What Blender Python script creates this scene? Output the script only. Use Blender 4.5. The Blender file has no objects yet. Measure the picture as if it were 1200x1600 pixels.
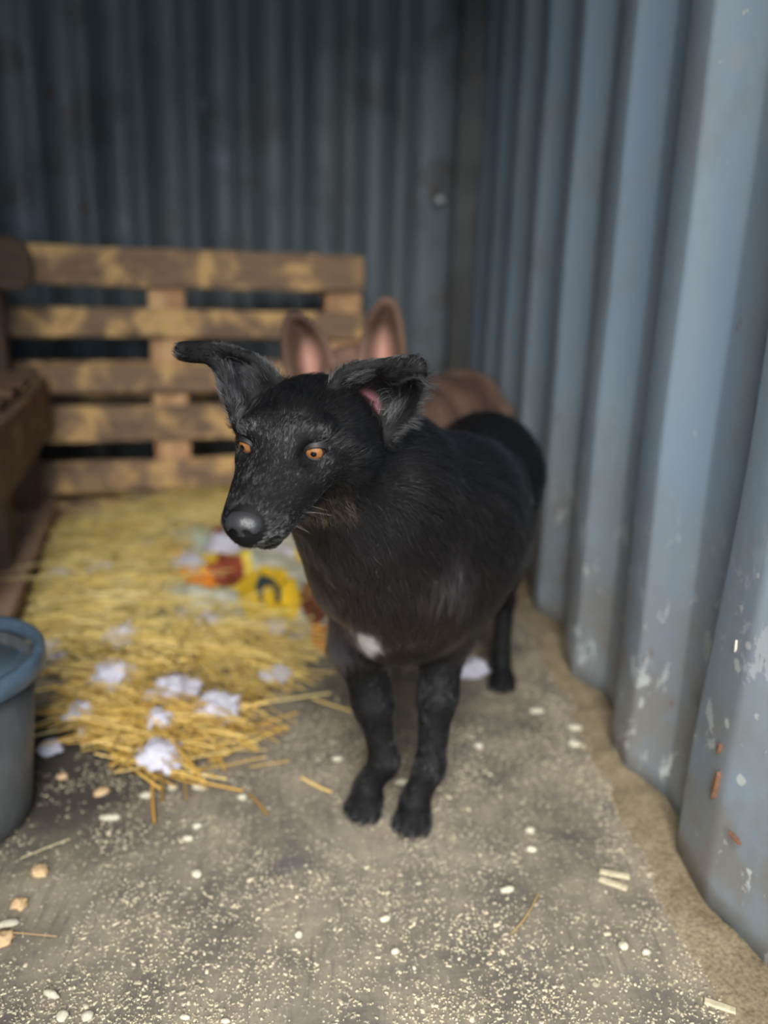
import bpy, bmesh, math, random
import numpy as np
from mathutils import Vector, Matrix, noise
from mathutils.kdtree import KDTree

# ------------------------------------------------------------------ camera, world, light, exposure
S = bpy.context.scene
FPX = 1260.0                       # focal length in pixels of the 1200x1600 frame
PITCH = math.atan(FPX / 4470.0); ROLL = math.radians(1.55); YAW = math.radians(2.4); CAMH = 0.70
_F = np.array([math.sin(YAW)*math.cos(PITCH), math.cos(YAW)*math.cos(PITCH), -math.sin(PITCH)])
_R0 = np.array([math.cos(YAW), -math.sin(YAW), 0.0]); _U0 = np.cross(_R0, _F)
_R = math.cos(ROLL)*_R0 + math.sin(ROLL)*_U0
_U = math.cos(ROLL)*_U0 - math.sin(ROLL)*_R0
CAMP = np.array([0, 0, CAMH])

def ray(x, y): return _F + _R*(x-600)/FPX - _U*(y-800)/FPX
def at(x, y, Y):                   # world point seen at (x, y) lying at world depth Y
    d = ray(x, y); return CAMP + d*Y/d[1]
def on_z(x, y, z=0.0):             # world point seen at (x, y) lying at height z
    d = ray(x, y); return CAMP + d*(z-CAMH)/d[2]

cd = bpy.data.cameras.new('camera'); cam = bpy.data.objects.new('camera', cd)
S.collection.objects.link(cam); S.camera = cam
cd.sensor_fit = 'VERTICAL'; cd.sensor_height = 36.0; cd.sensor_width = 27.0; cd.lens = FPX/1600*36
cam.matrix_world = Matrix(((_R[0], _U[0], -_F[0], 0), (_R[1], _U[1], -_F[1], 0), (_R[2], _U[2], -_F[2], CAMH), (0, 0, 0, 1)))
cd.clip_start = 0.02; cd.clip_end = 200
cd.dof.use_dof = True; cd.dof.focus_distance = 0.74; cd.dof.aperture_fstop = 2.0; cd.dof.aperture_blades = 0

W = bpy.data.worlds.new('world'); S.world = W; W.use_nodes = True
bg = W.node_tree.nodes['Background']; bg.inputs[0].default_value = (0.76, 0.88, 1.0, 1); bg.inputs[1].default_value = 1.75
sd = bpy.data.lights.new('sun', 'SUN'); sun = bpy.data.objects.new('sun', sd); S.collection.objects.link(sun)
sd.energy = 4.5; sd.angle = math.radians(50); sd.color = (1.0, 0.95, 0.87)
sun.rotation_euler = Vector((0.12, 1.0, -0.80)).to_track_quat('-Z', 'Y').to_euler()
S.view_settings.view_transform = 'Standard'; S.view_settings.look = 'None'
S.view_settings.gamma = 1.0; S.view_settings.use_curve_mapping = False
S.view_settings.exposure = 1.4

rng = np.random.default_rng(7); random.seed(7)
COL = S.collection

# ------------------------------------------------------------------ helpers
def tag(o, label=None, cat=None, group=None, kind=None):
    if label: o['label'] = label
    if cat: o['category'] = cat
    if group: o['group'] = group
    if kind: o['kind'] = kind
    return o

def empty(name, loc=(0, 0, 0), rz=0.0):
    o = bpy.data.objects.new(name, None); COL.objects.link(o)
    o.empty_display_size = 0.05; o.location = loc; o.rotation_euler = (0, 0, rz); return o

def link(name, me, mats=None, parent=None, smooth=True):
    o = bpy.data.objects.new(name, me); COL.objects.link(o)
    if mats is not None:
        for m in (mats if isinstance(mats, (list, tuple)) else [mats]): me.materials.append(m)
    if smooth:
        me.polygons.foreach_set('use_smooth', [True]*len(me.polygons))
    if parent is not None:
        bpy.context.view_layer.update()
        o.parent = parent; o.matrix_parent_inverse = parent.matrix_world.inverted()
    return o

def np_mesh(name, V, Q, colors=None, cname='col'):
    """mesh from numpy verts (n,3) and faces (m,k) all with k corners"""
    V = np.asarray(V, dtype=np.float32); Q = np.asarray(Q, dtype=np.int32); k = Q.shape[1]
    me = bpy.data.meshes.new(name)
    me.vertices.add(len(V)); me.vertices.foreach_set('co', V.ravel())
    me.loops.add(Q.size); me.loops.foreach_set('vertex_index', Q.ravel())
    me.polygons.add(len(Q)); me.polygons.foreach_set('loop_start', np.arange(0, Q.size, k, dtype=np.int32))
    me.polygons.foreach_set('loop_total', np.full(len(Q), k, dtype=np.int32))
    if colors is not None:
        a = me.color_attributes.new(cname, 'FLOAT_COLOR', 'POINT')
        c = np.ones((len(V), 4), dtype=np.float32); c[:, :3] = colors; a.data.foreach_set('color', c.ravel())
    me.update(calc_edges=True); me.validate(); return me

def bm_mesh(name, bm):
    me = bpy.data.meshes.new(name); bm.to_mesh(me); bm.free(); return me

def board_mesh(lx, ly, lz, seg=8, jit=0.0015, bev=0.003, seed=0, wear=0.0):
    """sawn plank centred on origin, long side x, with slightly uneven bevelled edges"""
    bm = bmesh.new(); bmesh.ops.create_cube(bm, size=1.0)
    for v in bm.verts: v.co = Vector((v.co.x*lx, v.co.y*ly, v.co.z*lz))
    es = [e for e in bm.edges if abs((e.verts[0].co-e.verts[1].co).x) > lx*0.9]
    bmesh.ops.subdivide_edges(bm, edges=es, cuts=seg, use_grid_fill=True)
    bmesh.ops.bevel(bm, geom=[e for e in bm.edges if e.calc_face_angle(0) > 1.0], offset=bev, segments=1, affect='EDGES', profile=0.5)
    for v in bm.verts:
        n = noise.noise_vector(Vector((v.co.x*6+seed*3.1, v.co.y*20+seed, v.co.z*20)))
        v.co += Vector((n.x*jit*0.6, n.y*jit, n.z*jit*1.6))
    return bm_mesh('board', bm)

# ---- materials
def mat(name):
    m = bpy.data.materials.new(name); m.use_nodes = True
    nt = m.node_tree; b = nt.nodes['Principled BSDF']
    return m, nt, b
def N(nt, t, **k):
    n = nt.nodes.new(t)
    for a, v in k.items():
        if a.startswith('i_'):
            n.inputs[a[2:].replace('_', ' ')].default_value = v
        else: setattr(n, a, v)
    return n
def noise_n(nt, vec, scale, detail=4, rough=0.55, dist=0.0):
    n = N(nt, 'ShaderNodeTexNoise'); n.inputs['Scale'].default_value = scale; n.inputs['Detail'].default_value = detail
    n.inputs['Roughness'].default_value = rough; n.inputs['Distortion'].default_value = dist
    if vec is not None: nt.links.new(vec, n.inputs['Vector'])
    return n.outputs['Fac']
def ramp(nt, fac, stops, interp='LINEAR'):
    r = N(nt, 'ShaderNodeValToRGB'); r.color_ramp.interpolation = interp
    el = r.color_ramp.elements
    while len(el) < len(stops): el.new(0.5)
    for e, (p, c) in zip(el, stops):
        e.position = p; e.color = (*c, 1) if len(c) == 3 else c
    nt.links.new(fac, r.inputs['Fac']); return r.outputs['Color']
def gr(v): return (v, v, v)
def mix(nt, fac, a, b, mode='MIX'):
    m = N(nt, 'ShaderNodeMix', data_type='RGBA', blend_type=mode)
    for s, x in ((0, fac), (6, a), (7, b)):
        if hasattr(x, 'links'): nt.links.new(x, m.inputs[s])
        else: m.inputs[s].default_value = x if (s == 0) else ((*x, 1) if len(x) == 3 else x)
    return m.outputs[2]
def math_n(nt, op, a, b=None, clamp=False):
    m = N(nt, 'ShaderNodeMath', operation=op, use_clamp=clamp)
    for s, x in ((0, a), (1, b)):
        if x is None: continue
        if hasattr(x, 'links'): nt.links.new(x, m.inputs[s])
        else: m.inputs[s].default_value = x
    return m.outputs[0]
def coords(nt, kind='Object', scale=(1, 1, 1), loc=(0, 0, 0)):
    t = N(nt, 'ShaderNodeTexCoord'); mp = N(nt, 'ShaderNodeMapping')
    mp.inputs['Scale'].default_value = scale; mp.inputs['Location'].default_value = loc
    nt.links.new(t.outputs[kind], mp.inputs['Vector']); return mp.outputs[0]
def bump(nt, b, h, strength=0.3, dist=0.002):
    n = N(nt, 'ShaderNodeBump'); n.inputs['Strength'].default_value = strength; n.inputs['Distance'].default_value = dist
    nt.links.new(h, n.inputs['Height']); nt.links.new(n.outputs[0], b.inputs['Normal'])

def wall_material(name, base, base2, dirt, scuff=1.0, rust=0.0):
    m, nt, b = mat(name); v = coords(nt)
    sep = N(nt, 'ShaderNodeSeparateXYZ'); nt.links.new(v, sep.inputs[0])
    streak = noise_n(nt, coords(nt, scale=(7, 7, 0.8)), 1.6, 5)
    c = mix(nt, ramp(nt, streak, [(0.35, gr(0)), (0.68, gr(1))]), base, base2)
    blot = noise_n(nt, v, 5.0, 6, 0.65)
    c = mix(nt, ramp(nt, blot, [(0.52, gr(0)), (0.72, gr(0.6))]), c, dirt)
    # grime rising from the floor
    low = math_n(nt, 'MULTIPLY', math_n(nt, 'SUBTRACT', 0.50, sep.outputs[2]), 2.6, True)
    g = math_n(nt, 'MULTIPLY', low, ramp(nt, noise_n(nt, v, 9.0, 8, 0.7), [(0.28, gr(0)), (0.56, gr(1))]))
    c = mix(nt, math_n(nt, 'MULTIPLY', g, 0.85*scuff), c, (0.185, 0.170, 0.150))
    # flaked primer showing where the paint is knocked off, mostly low down
    fl = ramp(nt, noise_n(nt, coords(nt, scale=(14, 5, 4)), 3.2, 9, 0.72, 0.6), [(0.585, gr(0)), (0.60, gr(1))])
    c = mix(nt, math_n(nt, 'MULTIPLY', math_n(nt, 'MULTIPLY', fl, low), 0.85*scuff), c, (0.50, 0.53, 0.53))
    ch = ramp(nt, noise_n(nt, v, 42.0, 4, 0.6), [(0.725, gr(0)), (0.74, gr(1))])
    c = mix(nt, math_n(nt, 'MULTIPLY', ch, 0.7*scuff), c, (0.50, 0.47, 0.42))
    rs = ramp(nt, noise_n(nt, coords(nt, scale=(5, 5, 3), loc=(3, 1, 7)), 2.2, 9, 0.72), [(0.66-rust, gr(0)), (0.70-rust, gr(1))])
    c = mix(nt, math_n(nt, 'MULTIPLY', rs, 0.85), c, (0.13, 0.06, 0.03))
    nt.links.new(c, b.inputs['Base Color'])
    nt.links.new(ramp(nt, blot, [(0.3, gr(0.36)), (0.7, gr(0.62))]), b.inputs['Roughness'])
    b.inputs['Specular IOR Level'].default_value = 0.5
    bump(nt, b, math_n(nt, 'ADD', noise_n(nt, v, 60, 6, 0.7), math_n(nt, 'MULTIPLY', fl, -0.6)), 0.25, 0.002)
    return m

M = {}
def add_stains(m, spots, e0=.55, e1=.95):
    nt = m.node_tree; b = nt.nodes['Principled BSDF']; c = b.inputs['Base Color'].links[0].from_socket
    v = coords(nt); wv = noise_n(nt, v, 9, 6, .7)
    for (pt, rad, col, amt) in spots:
        d = N(nt, 'ShaderNodeVectorMath', operation='DISTANCE'); nt.links.new(v, d.inputs[0]); d.inputs[1].default_value = tuple(pt)
        q = math_n(nt, 'ADD', d.outputs['Value'], math_n(nt, 'MULTIPLY', wv, rad*1.2))
        c = mix(nt, ramp(nt, math_n(nt, 'DIVIDE', q, rad), [(e0, gr(amt)), (e1, gr(0))]), c, col)
    nt.links.new(c, b.inputs['Base Color'])
YB = 3.02
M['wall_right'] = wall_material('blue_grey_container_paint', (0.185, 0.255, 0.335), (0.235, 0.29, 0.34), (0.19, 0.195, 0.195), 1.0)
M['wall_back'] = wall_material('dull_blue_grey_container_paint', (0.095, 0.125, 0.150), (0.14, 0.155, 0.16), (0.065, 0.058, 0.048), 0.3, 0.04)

add_stains(M['wall_back'], [(at(x, y, YB+.01), r_, c_, a_) for x, y, r_, c_, a_ in (
    (315, 165, .10, (.30, .30, .42), .7), (352, 250, .13, (.26, .28, .40), .7), (352, 280, .07, (.05, .035, .02), .8), (690, 280, .22, (.045, .022, .010), .9), (15, 95, .20, (.07, .035, .018), .9),
    (28, 305, .18, (.10, .045, .02), .7), (45, 345, .22, (.22, .25, .34), .6), (185, 350, .18, (.21, .26, .30), .6), (700, 10, .25, (.02, .015, .01), .9), (150, 180, .40, (.075, .065, .055), .7), (420, 180, .45, (.085, .078, .068), .6), (590, 150, .30, (.05, .045, .04), .7))])

def wood_material(name, c1, c2, worn, wornamt=0.5, axis='X', dark=(0.05, 0.035, 0.025)):
    m, nt, b = mat(name)
    oi = N(nt, 'ShaderNodeObjectInfo')
    tc = N(nt, 'ShaderNodeTexCoord'); off = N(nt, 'ShaderNodeVectorMath', operation='ADD')
    rv = N(nt, 'ShaderNodeVectorMath', operation='SCALE'); rv.inputs[0].default_value = (13, 7, 3)
    nt.links.new(oi.outputs['Random'], rv.inputs['Scale']); nt.links.new(tc.outputs['Object'], off.inputs[0]); nt.links.new(rv.outputs[0], off.inputs[1])
    mp = N(nt, 'ShaderNodeMapping'); mp.inputs['Scale'].default_value = (2.2, 26, 26); nt.links.new(off.outputs[0], mp.inputs['Vector'])
    grain = noise_n(nt, mp.outputs[0], 2.5, 8, 0.65, 0.4)
    c = mix(nt, ramp(nt, grain, [(0.3, gr(0)), (0.7, gr(1))]), c1, c2)
    blot = noise_n(nt, off.outputs[0], 9, 5, 0.6, 0.5)
    c = mix(nt, ramp(nt, blot, [(0.60-wornamt*0.12, gr(0)), (0.68-wornamt*0.08, gr(0.9))]), c, worn)
    c = mix(nt, ramp(nt, noise_n(nt, off.outputs[0], 5, 6, 0.6), [(0.25, gr(0.75)), (0.5, gr(0))]), c, dark)
    nt.links.new(c, b.inputs['Base Color']); b.inputs['Roughness'].default_value = 0.78
    bump(nt, b, grain, 0.5, 0.002)
    return m
M['pallet'] = wood_material('weathered_pallet_wood', (0.17, 0.105, 0.066), (0.32, 0.205, 0.125), (0.72, 0.45, 0.18), 1.0)
M['pallet_post'] = wood_material('orange_pallet_wood', (0.46, 0.24, 0.12), (0.60, 0.35, 0.18), (0.74, 0.48, 0.24), 0.7)
M['bench'] = wood_material('brown_bench_wood', (0.10, 0.058, 0.035), (0.20, 0.115, 0.068), (0.32, 0.20, 0.12), 0.2)
M['bench_dark'] = wood_material('dark_bench_wood', (0.05, 0.03, 0.02), (0.10, 0.06, 0.038), (0.16, 0.10, 0.06), 0.1)
M['bench_pink'] = wood_material('pinkish_bottom_wood', (0.26, 0.16, 0.11), (0.36, 0.24, 0.17), (0.42, 0.30, 0.2), 0.3)

# floor plywood
m, nt, b = mat('dirty_plywood'); v = coords(nt)
a1 = noise_n(nt, v, 3.2, 8, 0.68, 0.4); a2 = noise_n(nt, v, 9.0, 7, 0.66); a3 = noise_n(nt, coords(nt, scale=(60, 6, 10)), 2.0, 6, 0.7)
c = ramp(nt, a1, [(0.32, (0.050, 0.045, 0.040)), (0.50, (0.105, 0.092, 0.076)), (0.64, (0.24, 0.21, 0.155))])
c = mix(nt, ramp(nt, a2, [(0.40, gr(0)), (0.66, gr(0.8))]), c, (0.25, 0.215, 0.155))
c = mix(nt, ramp(nt, a3, [(0.50, gr(0)), (0.66, gr(0.6))]), c, (0.070, 0.064, 0.060))
spk = noise_n(nt, v, 150, 3, 0.6)
c = mix(nt, ramp(nt, spk, [(0.60, gr(0)), (0.66, gr(0.75))]), c, (0.46, 0.41, 0.30))
dk = noise_n(nt, coords(nt, loc=(2, 5, 0)), 4.5, 6, 0.6)
c = mix(nt, ramp(nt, dk, [(0.60, gr(0)), (0.70, gr(0.65))]), c, (0.06, 0.062, 0.068))
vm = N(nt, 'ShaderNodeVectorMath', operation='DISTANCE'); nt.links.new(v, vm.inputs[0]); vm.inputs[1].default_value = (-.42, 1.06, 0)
shade_d = math_n(nt, 'ADD', vm.outputs['Value'], math_n(nt, 'MULTIPLY', a2, 0.10))
c = mix(nt, ramp(nt, shade_d, [(0.16, gr(0.9)), (0.30, gr(0))]), c, (0.022, 0.018, 0.015))      # bucket's shadow, with some blackish dirt, painted dark into the floor
nt.links.new(c, b.inputs['Base Color']); b.inputs['Roughness'].default_value = 0.8
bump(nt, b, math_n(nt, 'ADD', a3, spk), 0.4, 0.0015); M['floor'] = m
m, nt, b = mat('sub_floor_dirt'); c = ramp(nt, noise_n(nt, coords(nt), 14, 8, 0.7), [(0.3, (0.10, 0.075, 0.045)), (0.6, (0.30, 0.225, 0.12))])
nt.links.new(c, b.inputs['Base Color']); b.inputs['Roughness'].default_value = 0.9; M['dirt'] = m

def attr_material(name, rough=0.7, spec=0.3, cname='col', noise_amt=0.0, scale=40):
    m, nt, b = mat(name); a = N(nt, 'ShaderNodeAttribute', attribute_name=cname)
    c = a.outputs['Color']
    if noise_amt:
        c = mix(nt, noise_amt, c, ramp(nt, noise_n(nt, coords(nt), scale, 5), [(0.3, gr(0.15)), (0.7, gr(1.0))]), 'MULTIPLY')
    nt.links.new(c, b.inputs['Base Color']); b.inputs['Roughness'].default_value = rough
    b.inputs['Specular IOR Level'].default_value = spec; return m
def plain(name, col, rough=0.6, spec=0.5, noise_amt=0.25, scale=30, metallic=0.0):
    m, nt, b = mat(name)
    c = mix(nt, ramp(nt, noise_n(nt, coords(nt), scale, 5), [(0.3, gr(0)), (0.7, gr(1))]), tuple(x*(1-noise_amt) for x in col), tuple(min(1, x*(1+noise_amt)) for x in col))
    nt.links.new(c, b.inputs['Base Color']); b.inputs['Roughness'].default_value = rough
    b.inputs['Specular IOR Level'].default_value = spec; b.inputs['Metallic'].default_value = metallic; return m

def slab(name, x0, x1, y0, y1, z0, z1, material, parent=None, kind='structure'):
    bm = bmesh.new(); bmesh.ops.create_cube(bm, size=1.0)
    for v in bm.verts: v.co = Vector((x0+(v.co.x+.5)*(x1-x0), y0+(v.co.y+.5)*(y1-y0), z0+(v.co.z+.5)*(z1-z0)))
    o = link(name, bm_mesh(name, bm), material, parent, smooth=False)
    if kind and parent is None: tag(o, kind=kind)
    return o
# ------------------------------------------------------------------ setting: the container
XR, XREC, YB, XL, ZC = 0.42, 0.458, 3.02, -1.90, 2.40   # protruding flat, recess, back wall, left wall, ceiling
def corrugated(path, zs, name, material, thick_dir):
    """path: list of (x, y) along the sheet, extruded through heights zs"""
    n = len(path); V = []; Q = []
    for k, z in enumerate(zs):
        for (x, y) in path: V.append((x, y, z))
    for k in range(len(zs)-1):
        for i in range(n-1):
            Q.append((k*n+i, k*n+i+1, (k+1)*n+i+1, (k+1)*n+i))
    me = np_mesh(name, V, Q)
    o = link(name, me, material, smooth=False); tag(o, kind='structure')
    s = o.modifiers.new('thickness', 'SOLIDIFY'); s.thickness = 0.003; s.offset = thick_dir
    return o
# right wall: protruding flat ends at E_k, E0 = 0.82, period 0.305
path = []
k0 = -4
for k in range(k0, 9):
    e = 0.825 + 0.305*k
    path += [(XR, e-0.075), (XR, e), (XREC, e+0.062), (XREC, e+0.160)]
path = [p for p in path if -0.45 < p[1] < YB-0.03] + [(XREC, YB+0.02)]
rounded = []
for i, p in enumerate(path):     # soften the folds
    if 0 < i < len(path)-1:
        a, c2 = np.array(path[i-1]), np.array(path[i+1]); q = np.array(p)
        d1 = (a-q)/np.linalg.norm(a-q); d2 = (c2-q)/np.linalg.norm(c2-q)
        rr = 0.006
        rounded += [tuple(q+d1*rr), tuple(q+(d1+d2)*rr*0.28), tuple(q+d2*rr)]
    else: rounded.append(p)
zs = list(np.linspace(-0.01, ZC, 49))
wr = corrugated(rounded, zs, 'wall_right', M['wall_right'], -1)
for v in wr.data.vertices:       # knocks and dents
    x, y, z = v.co
    d = math.exp(-((y-0.80)/0.07)**2)*max(0, min(1, (0.52-z)/0.42))
    v.co.y += 0.055*d; v.co.x += 0.012*d
    nz = noise.noise(Vector((y*5, z*3, 0)))
    v.co.x += 0.004*nz; v.co.y += 0.004*noise.noise(Vector((y*4+9, z*2.2, 3)))
# welded lap seam on the protruding flat of the second ridge
def strip(name, pts, w, th, material, parent):
    bm = bmesh.new(); ring = []
    for (x, y, z) in pts:
        ring.append([bm.verts.new((x-th, y-w/2, z)), bm.verts.new((x-th, y+w/2, z)), bm.verts.new((x+0.004, y+w/2, z)), bm.verts.new((x+0.004, y-w/2, z))])
    for a, c2 in zip(ring, ring[1:]):
        for i in range(4): bm.faces.new((a[i], a[(i+1) % 4], c2[(i+1) % 4], c2[i]))
    bm.faces.new(ring[0]); bm.faces.new(ring[-1][::-1]); bmesh.ops.recalc_face_normals(bm, faces=bm.faces)
    return link(name, bm_mesh(name, bm), material, parent, smooth=False)
def wall_x(y, z): return XR + 0.004*noise.noise(Vector((y*5, z*3, 0)))
M['seam'] = plain('worn_seam_metal', (0.30, 0.33, 0.35), 0.45)
for yy, w in ((1.095, 0.007), (1.122, 0.005)):
    strip('weld_seam', [(wall_x(yy, z), yy+0.004*noise.noise(Vector((yy*4+9, z*2.2, 3))), z) for z in np.linspace(0.36, ZC, 30)], w, 0.0025, M['seam'], wr)

# back wall: narrow corrugation with a wide smooth corner post on the right
path = []; x = XL
while x < 0.27:
    path += [(x, YB), (x+0.05, YB), (x+0.066, YB+0.035), (x+0.112, YB+0.035), (x+0.128, YB)]; x += 0.1285+0.05
path = [p for p in path if p[0] < 0.30] + [(0.315, YB+0.005), (0.34, YB+0.005)]
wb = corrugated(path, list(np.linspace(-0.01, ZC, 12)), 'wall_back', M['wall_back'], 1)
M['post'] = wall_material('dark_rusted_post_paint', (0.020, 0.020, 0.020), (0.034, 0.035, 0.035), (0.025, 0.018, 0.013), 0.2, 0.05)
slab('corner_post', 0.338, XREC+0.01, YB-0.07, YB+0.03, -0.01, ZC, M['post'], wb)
path = []; y = -0.45
while y < YB: path += [(XL, y), (XL, y+0.10), (XL-0.036, y+0.17), (XL-0.036, y+0.24)]; y += 0.305
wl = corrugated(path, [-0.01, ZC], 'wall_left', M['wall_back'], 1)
slab('side_light_blocker_1', XL-0.05, -0.42, -0.50, -0.455, -0.05, ZC, M['wall_back'])      # unseen panel added as a closed door leaf to cut side light
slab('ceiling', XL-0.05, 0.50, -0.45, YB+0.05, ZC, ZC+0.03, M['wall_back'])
floor = slab('floor', XL-0.05, 0.50, -0.45, YB+0.05, -0.06, -0.013, M['dirt'])
def ply(name, pts, z0, z1):
    bm = bmesh.new(); lo = [bm.verts.new((x, y, z0)) for x, y in pts]; hi = [bm.verts.new((x, y, z1)) for x, y in pts]
    bm.faces.new(lo[::-1]); bm.faces.new(hi)
    for i in range(len(pts)): j = (i+1) % len(pts); bm.faces.new((lo[i], lo[j], hi[j], hi[i]))
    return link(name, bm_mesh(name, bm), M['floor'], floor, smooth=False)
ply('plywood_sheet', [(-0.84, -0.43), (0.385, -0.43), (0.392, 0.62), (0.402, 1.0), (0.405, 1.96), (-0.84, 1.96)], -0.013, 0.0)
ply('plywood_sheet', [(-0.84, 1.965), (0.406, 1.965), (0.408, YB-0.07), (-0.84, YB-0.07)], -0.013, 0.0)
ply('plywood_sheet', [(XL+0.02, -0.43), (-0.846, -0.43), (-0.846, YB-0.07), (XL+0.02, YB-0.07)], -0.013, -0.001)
g = slab('ground', -12, 12, -14, -0.46, -0.30, -0.06, plain('outside_ground', (0.30, 0.29, 0.26), 0.9, 0.2)); 

# sawdust drift between plywood and wall
def fbm(x, y, s=1.0, o=4):
    r = 0; a = 0.5
    for i in range(o):
        r += a*noise.noise(Vector((x*s, y*s, i*7.3))); s *= 2; a *= 0.5
    return r
V = []; Q = []; C = []; ny, nx = 260, 14
for j in range(ny):
    y = 0.35 + (YB-0.1-0.35)*j/(ny-1)
    ph = ((y-0.825) % 0.305)/0.305
    # wall face position at this y (inner side)
    if ph < 0.2: wx = XR + (XREC-XR)*ph/0.2
    elif ph < 0.53: wx = XREC
    elif ph < 0.754: wx = XREC - (XREC-XR)*(ph-0.53)/0.224
    else: wx = XR
    left = 0.385 - 0.02*max(0, fbm(y, 3, 6)*2) - 0.015
    for i in range(nx):
        t = i/(nx-1); x = left + (wx+0.012-left)*t
        z = -0.002 + 0.016*math.sin(min(1, t*1.1)*math.pi*0.5)*(0.55+0.9*fbm(x*2, y, 9)) + 0.0035*fbm(x, y, 60)
        if t == 0: z = -0.004
        V.append((x, y, z)); q = 0.5+0.8*fbm(x, y, 30)
        C.append((0.20+0.15*q, 0.160+0.125*q, 0.100+0.09*q))
for j in range(ny-1):
    for i in range(nx-1): Q.append((j*nx+i, j*nx+i+1, (j+1)*nx+i+1, (j+1)*nx+i))
dr = link('sawdust_drift', np_mesh('sawdust_drift', V, Q, C), attr_material('sawdust_mat', 0.95, 0.1, noise_amt=0.7, scale=220))
tag(dr, 'ochre sawdust drift swept along the foot of the right metal wall', 'sawdust', kind='stuff')

# paint chips and rust marks on the right wall
M['rust'] = plain('orange_rust', (0.14, 0.07, 0.042), 0.8, 0.2)
M['chip'] = plain('bare_primer', (0.52, 0.50, 0.44), 0.6)
def wall_point(px, py):          # ray against the corrugated right wall
    d = ray(px, py); best = None
    for yy in np.arange(0.5, 2.7, 0.004):
        p = CAMP + d*yy/d[1]
        ph = ((yy-0.825) % 0.305)/0.305
        if ph < 0.2: wx = XR + (XREC-XR)*ph/0.2; nrm = (-0.86, 0.5)
        elif ph < 0.55: wx = XREC; nrm = (-1, 0)
        elif ph < 0.754: wx = XREC - (XREC-XR)*(ph-0.55)/0.204; nrm = (-0.86, -0.5)
        else: wx = XR; nrm = (-1, 0)
        if p[0] >= wx: return p, np.array([nrm[0], nrm[1], 0])
    return p, np.array([-1, 0, 0])
def flake(px, py, w, h, ang, material, name='paint_chip'):
    p, n = wall_point(px, py); t = np.cross([0, 0, 1], n); upv = np.array([0, 0, 1.0]); pts = []
    k = 12; ca, sa = math.cos(math.radians(ang)), math.sin(math.radians(ang))
    for i in range(k):
        a = 2*math.pi*i/k; r = 1+0.35*random.uniform(-1, 1); u = math.cos(a)*w*r; q = math.sin(a)*h*r
        u, q = u*ca-q*sa, u*sa+q*ca
        pts.append(p + t*u + upv*q)
    bm = bmesh.new(); pts = [q+np.array([0.004*noise.noise(Vector((q[1]*5, q[2]*3, 0))), 0, 0]) for q in pts]; fr = [bm.verts.new(q+n*0.0016) for q in pts]; bk = [bm.verts.new(q-n*0.004) for q in pts]
    bm.faces.new(fr)
    for i in range(k): j = (i+1) % k; bm.faces.new((fr[i], bk[i], bk[j], fr[j]))
    bmesh.ops.recalc_face_normals(bm, faces=bm.faces)
    link(name, bm_mesh(name, bm), material, wr, smooth=False)
PR, BR_ = (.44, .46, .45), (.135, .115, .095)
add_stains(M['wall_right'], [(wall_point(x, y)[0], r_, c_, a_) for x, y, r_, c_, a_ in ((1092, 1090, .075, BR_, .75), (1080, 1230, .07, BR_, .7), (1120, 960, .05, BR_, .6), (985, 930, .06, (.23, .20, .17), .7), (975, 1030, .06, (.20, .17, .14), .7),
    (905, 880, .05, (.24, .22, .20), .6), (845, 860, .07, (.12, .10, .085), .7), (1160, 90, .05, (.30, .29, .30), .5))])
add_stains(M['wall_right'], [(wall_point(x, y)[0], r_, PR, .85) for x, y, r_ in ((1160, 950, .040), (1150, 1040, .042), (1170, 1010, .036), (1135, 1130, .030), (1185, 900, .030), (1150, 1220, .022), (1175, 1120, .026), (912, 830, .018), (1105, 1385, .02))], .80, .86)
for a in [(1004, 52, .0035, .020, 18, 'rust'), (871, 168, .004, .004, 0, 'rust'), (885, 396, .005, .006, 0, 'rust'), (1078, 436, .007, .004, 0, 'chip'),
          (1058, 613, .011, .0018, 0, 'chip'), (1047, 641, .004, .003, 0, 'chip'), (946, 590, .005, .005, 0, 'chip'), (942, 578, .003, .004, 0, 'rust'),
          (870, 570, .004, .005, 0, 'rust'), (874, 603, .005, .005, 0, 'chip'), (916, 106, .005, .005, 0, 'chip'), (963, 264, .005, .003, 0, 'chip'),
          (1198, 470, .003, .016, 0, 'rust'), (1150, 1010, .0022, .008, 0, 'chip'), (1118, 1230, .0045, .024, -8, 'rust'), (1150, 1313, .012, .0016, -25, 'rust'),
          (983, 1075, .007, .012, 0, 'rust'), (1172, 830, .003, .010, 0, 'rust'), (1125, 1170, .003, .008, 0, 'rust'), (1186, 928, .004, .007, 0, 'chip')]:
    flake(a[0], a[1], a[2]*.7, a[3]*.7, a[4], M[a[5]], 'rust_mark' if a[5] == 'rust' else 'paint_chip')
# round bolt hole shining in the corner post
p = at(688, 312, YB-0.06)
bm = bmesh.new(); bmesh.ops.create_uvsphere(bm, u_segments=12, v_segments=8, radius=0.012)
for v in bm.verts: v.co = Vector((v.co.x+p[0], v.co.y*0.5+p[1]+0.005, v.co.z+p[2]))
link('bolt_head', bm_mesh('bolt_head', bm), plain('bright_bolt', (0.65, 0.66, 0.64), 0.3, metallic=0.3), wb)

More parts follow.
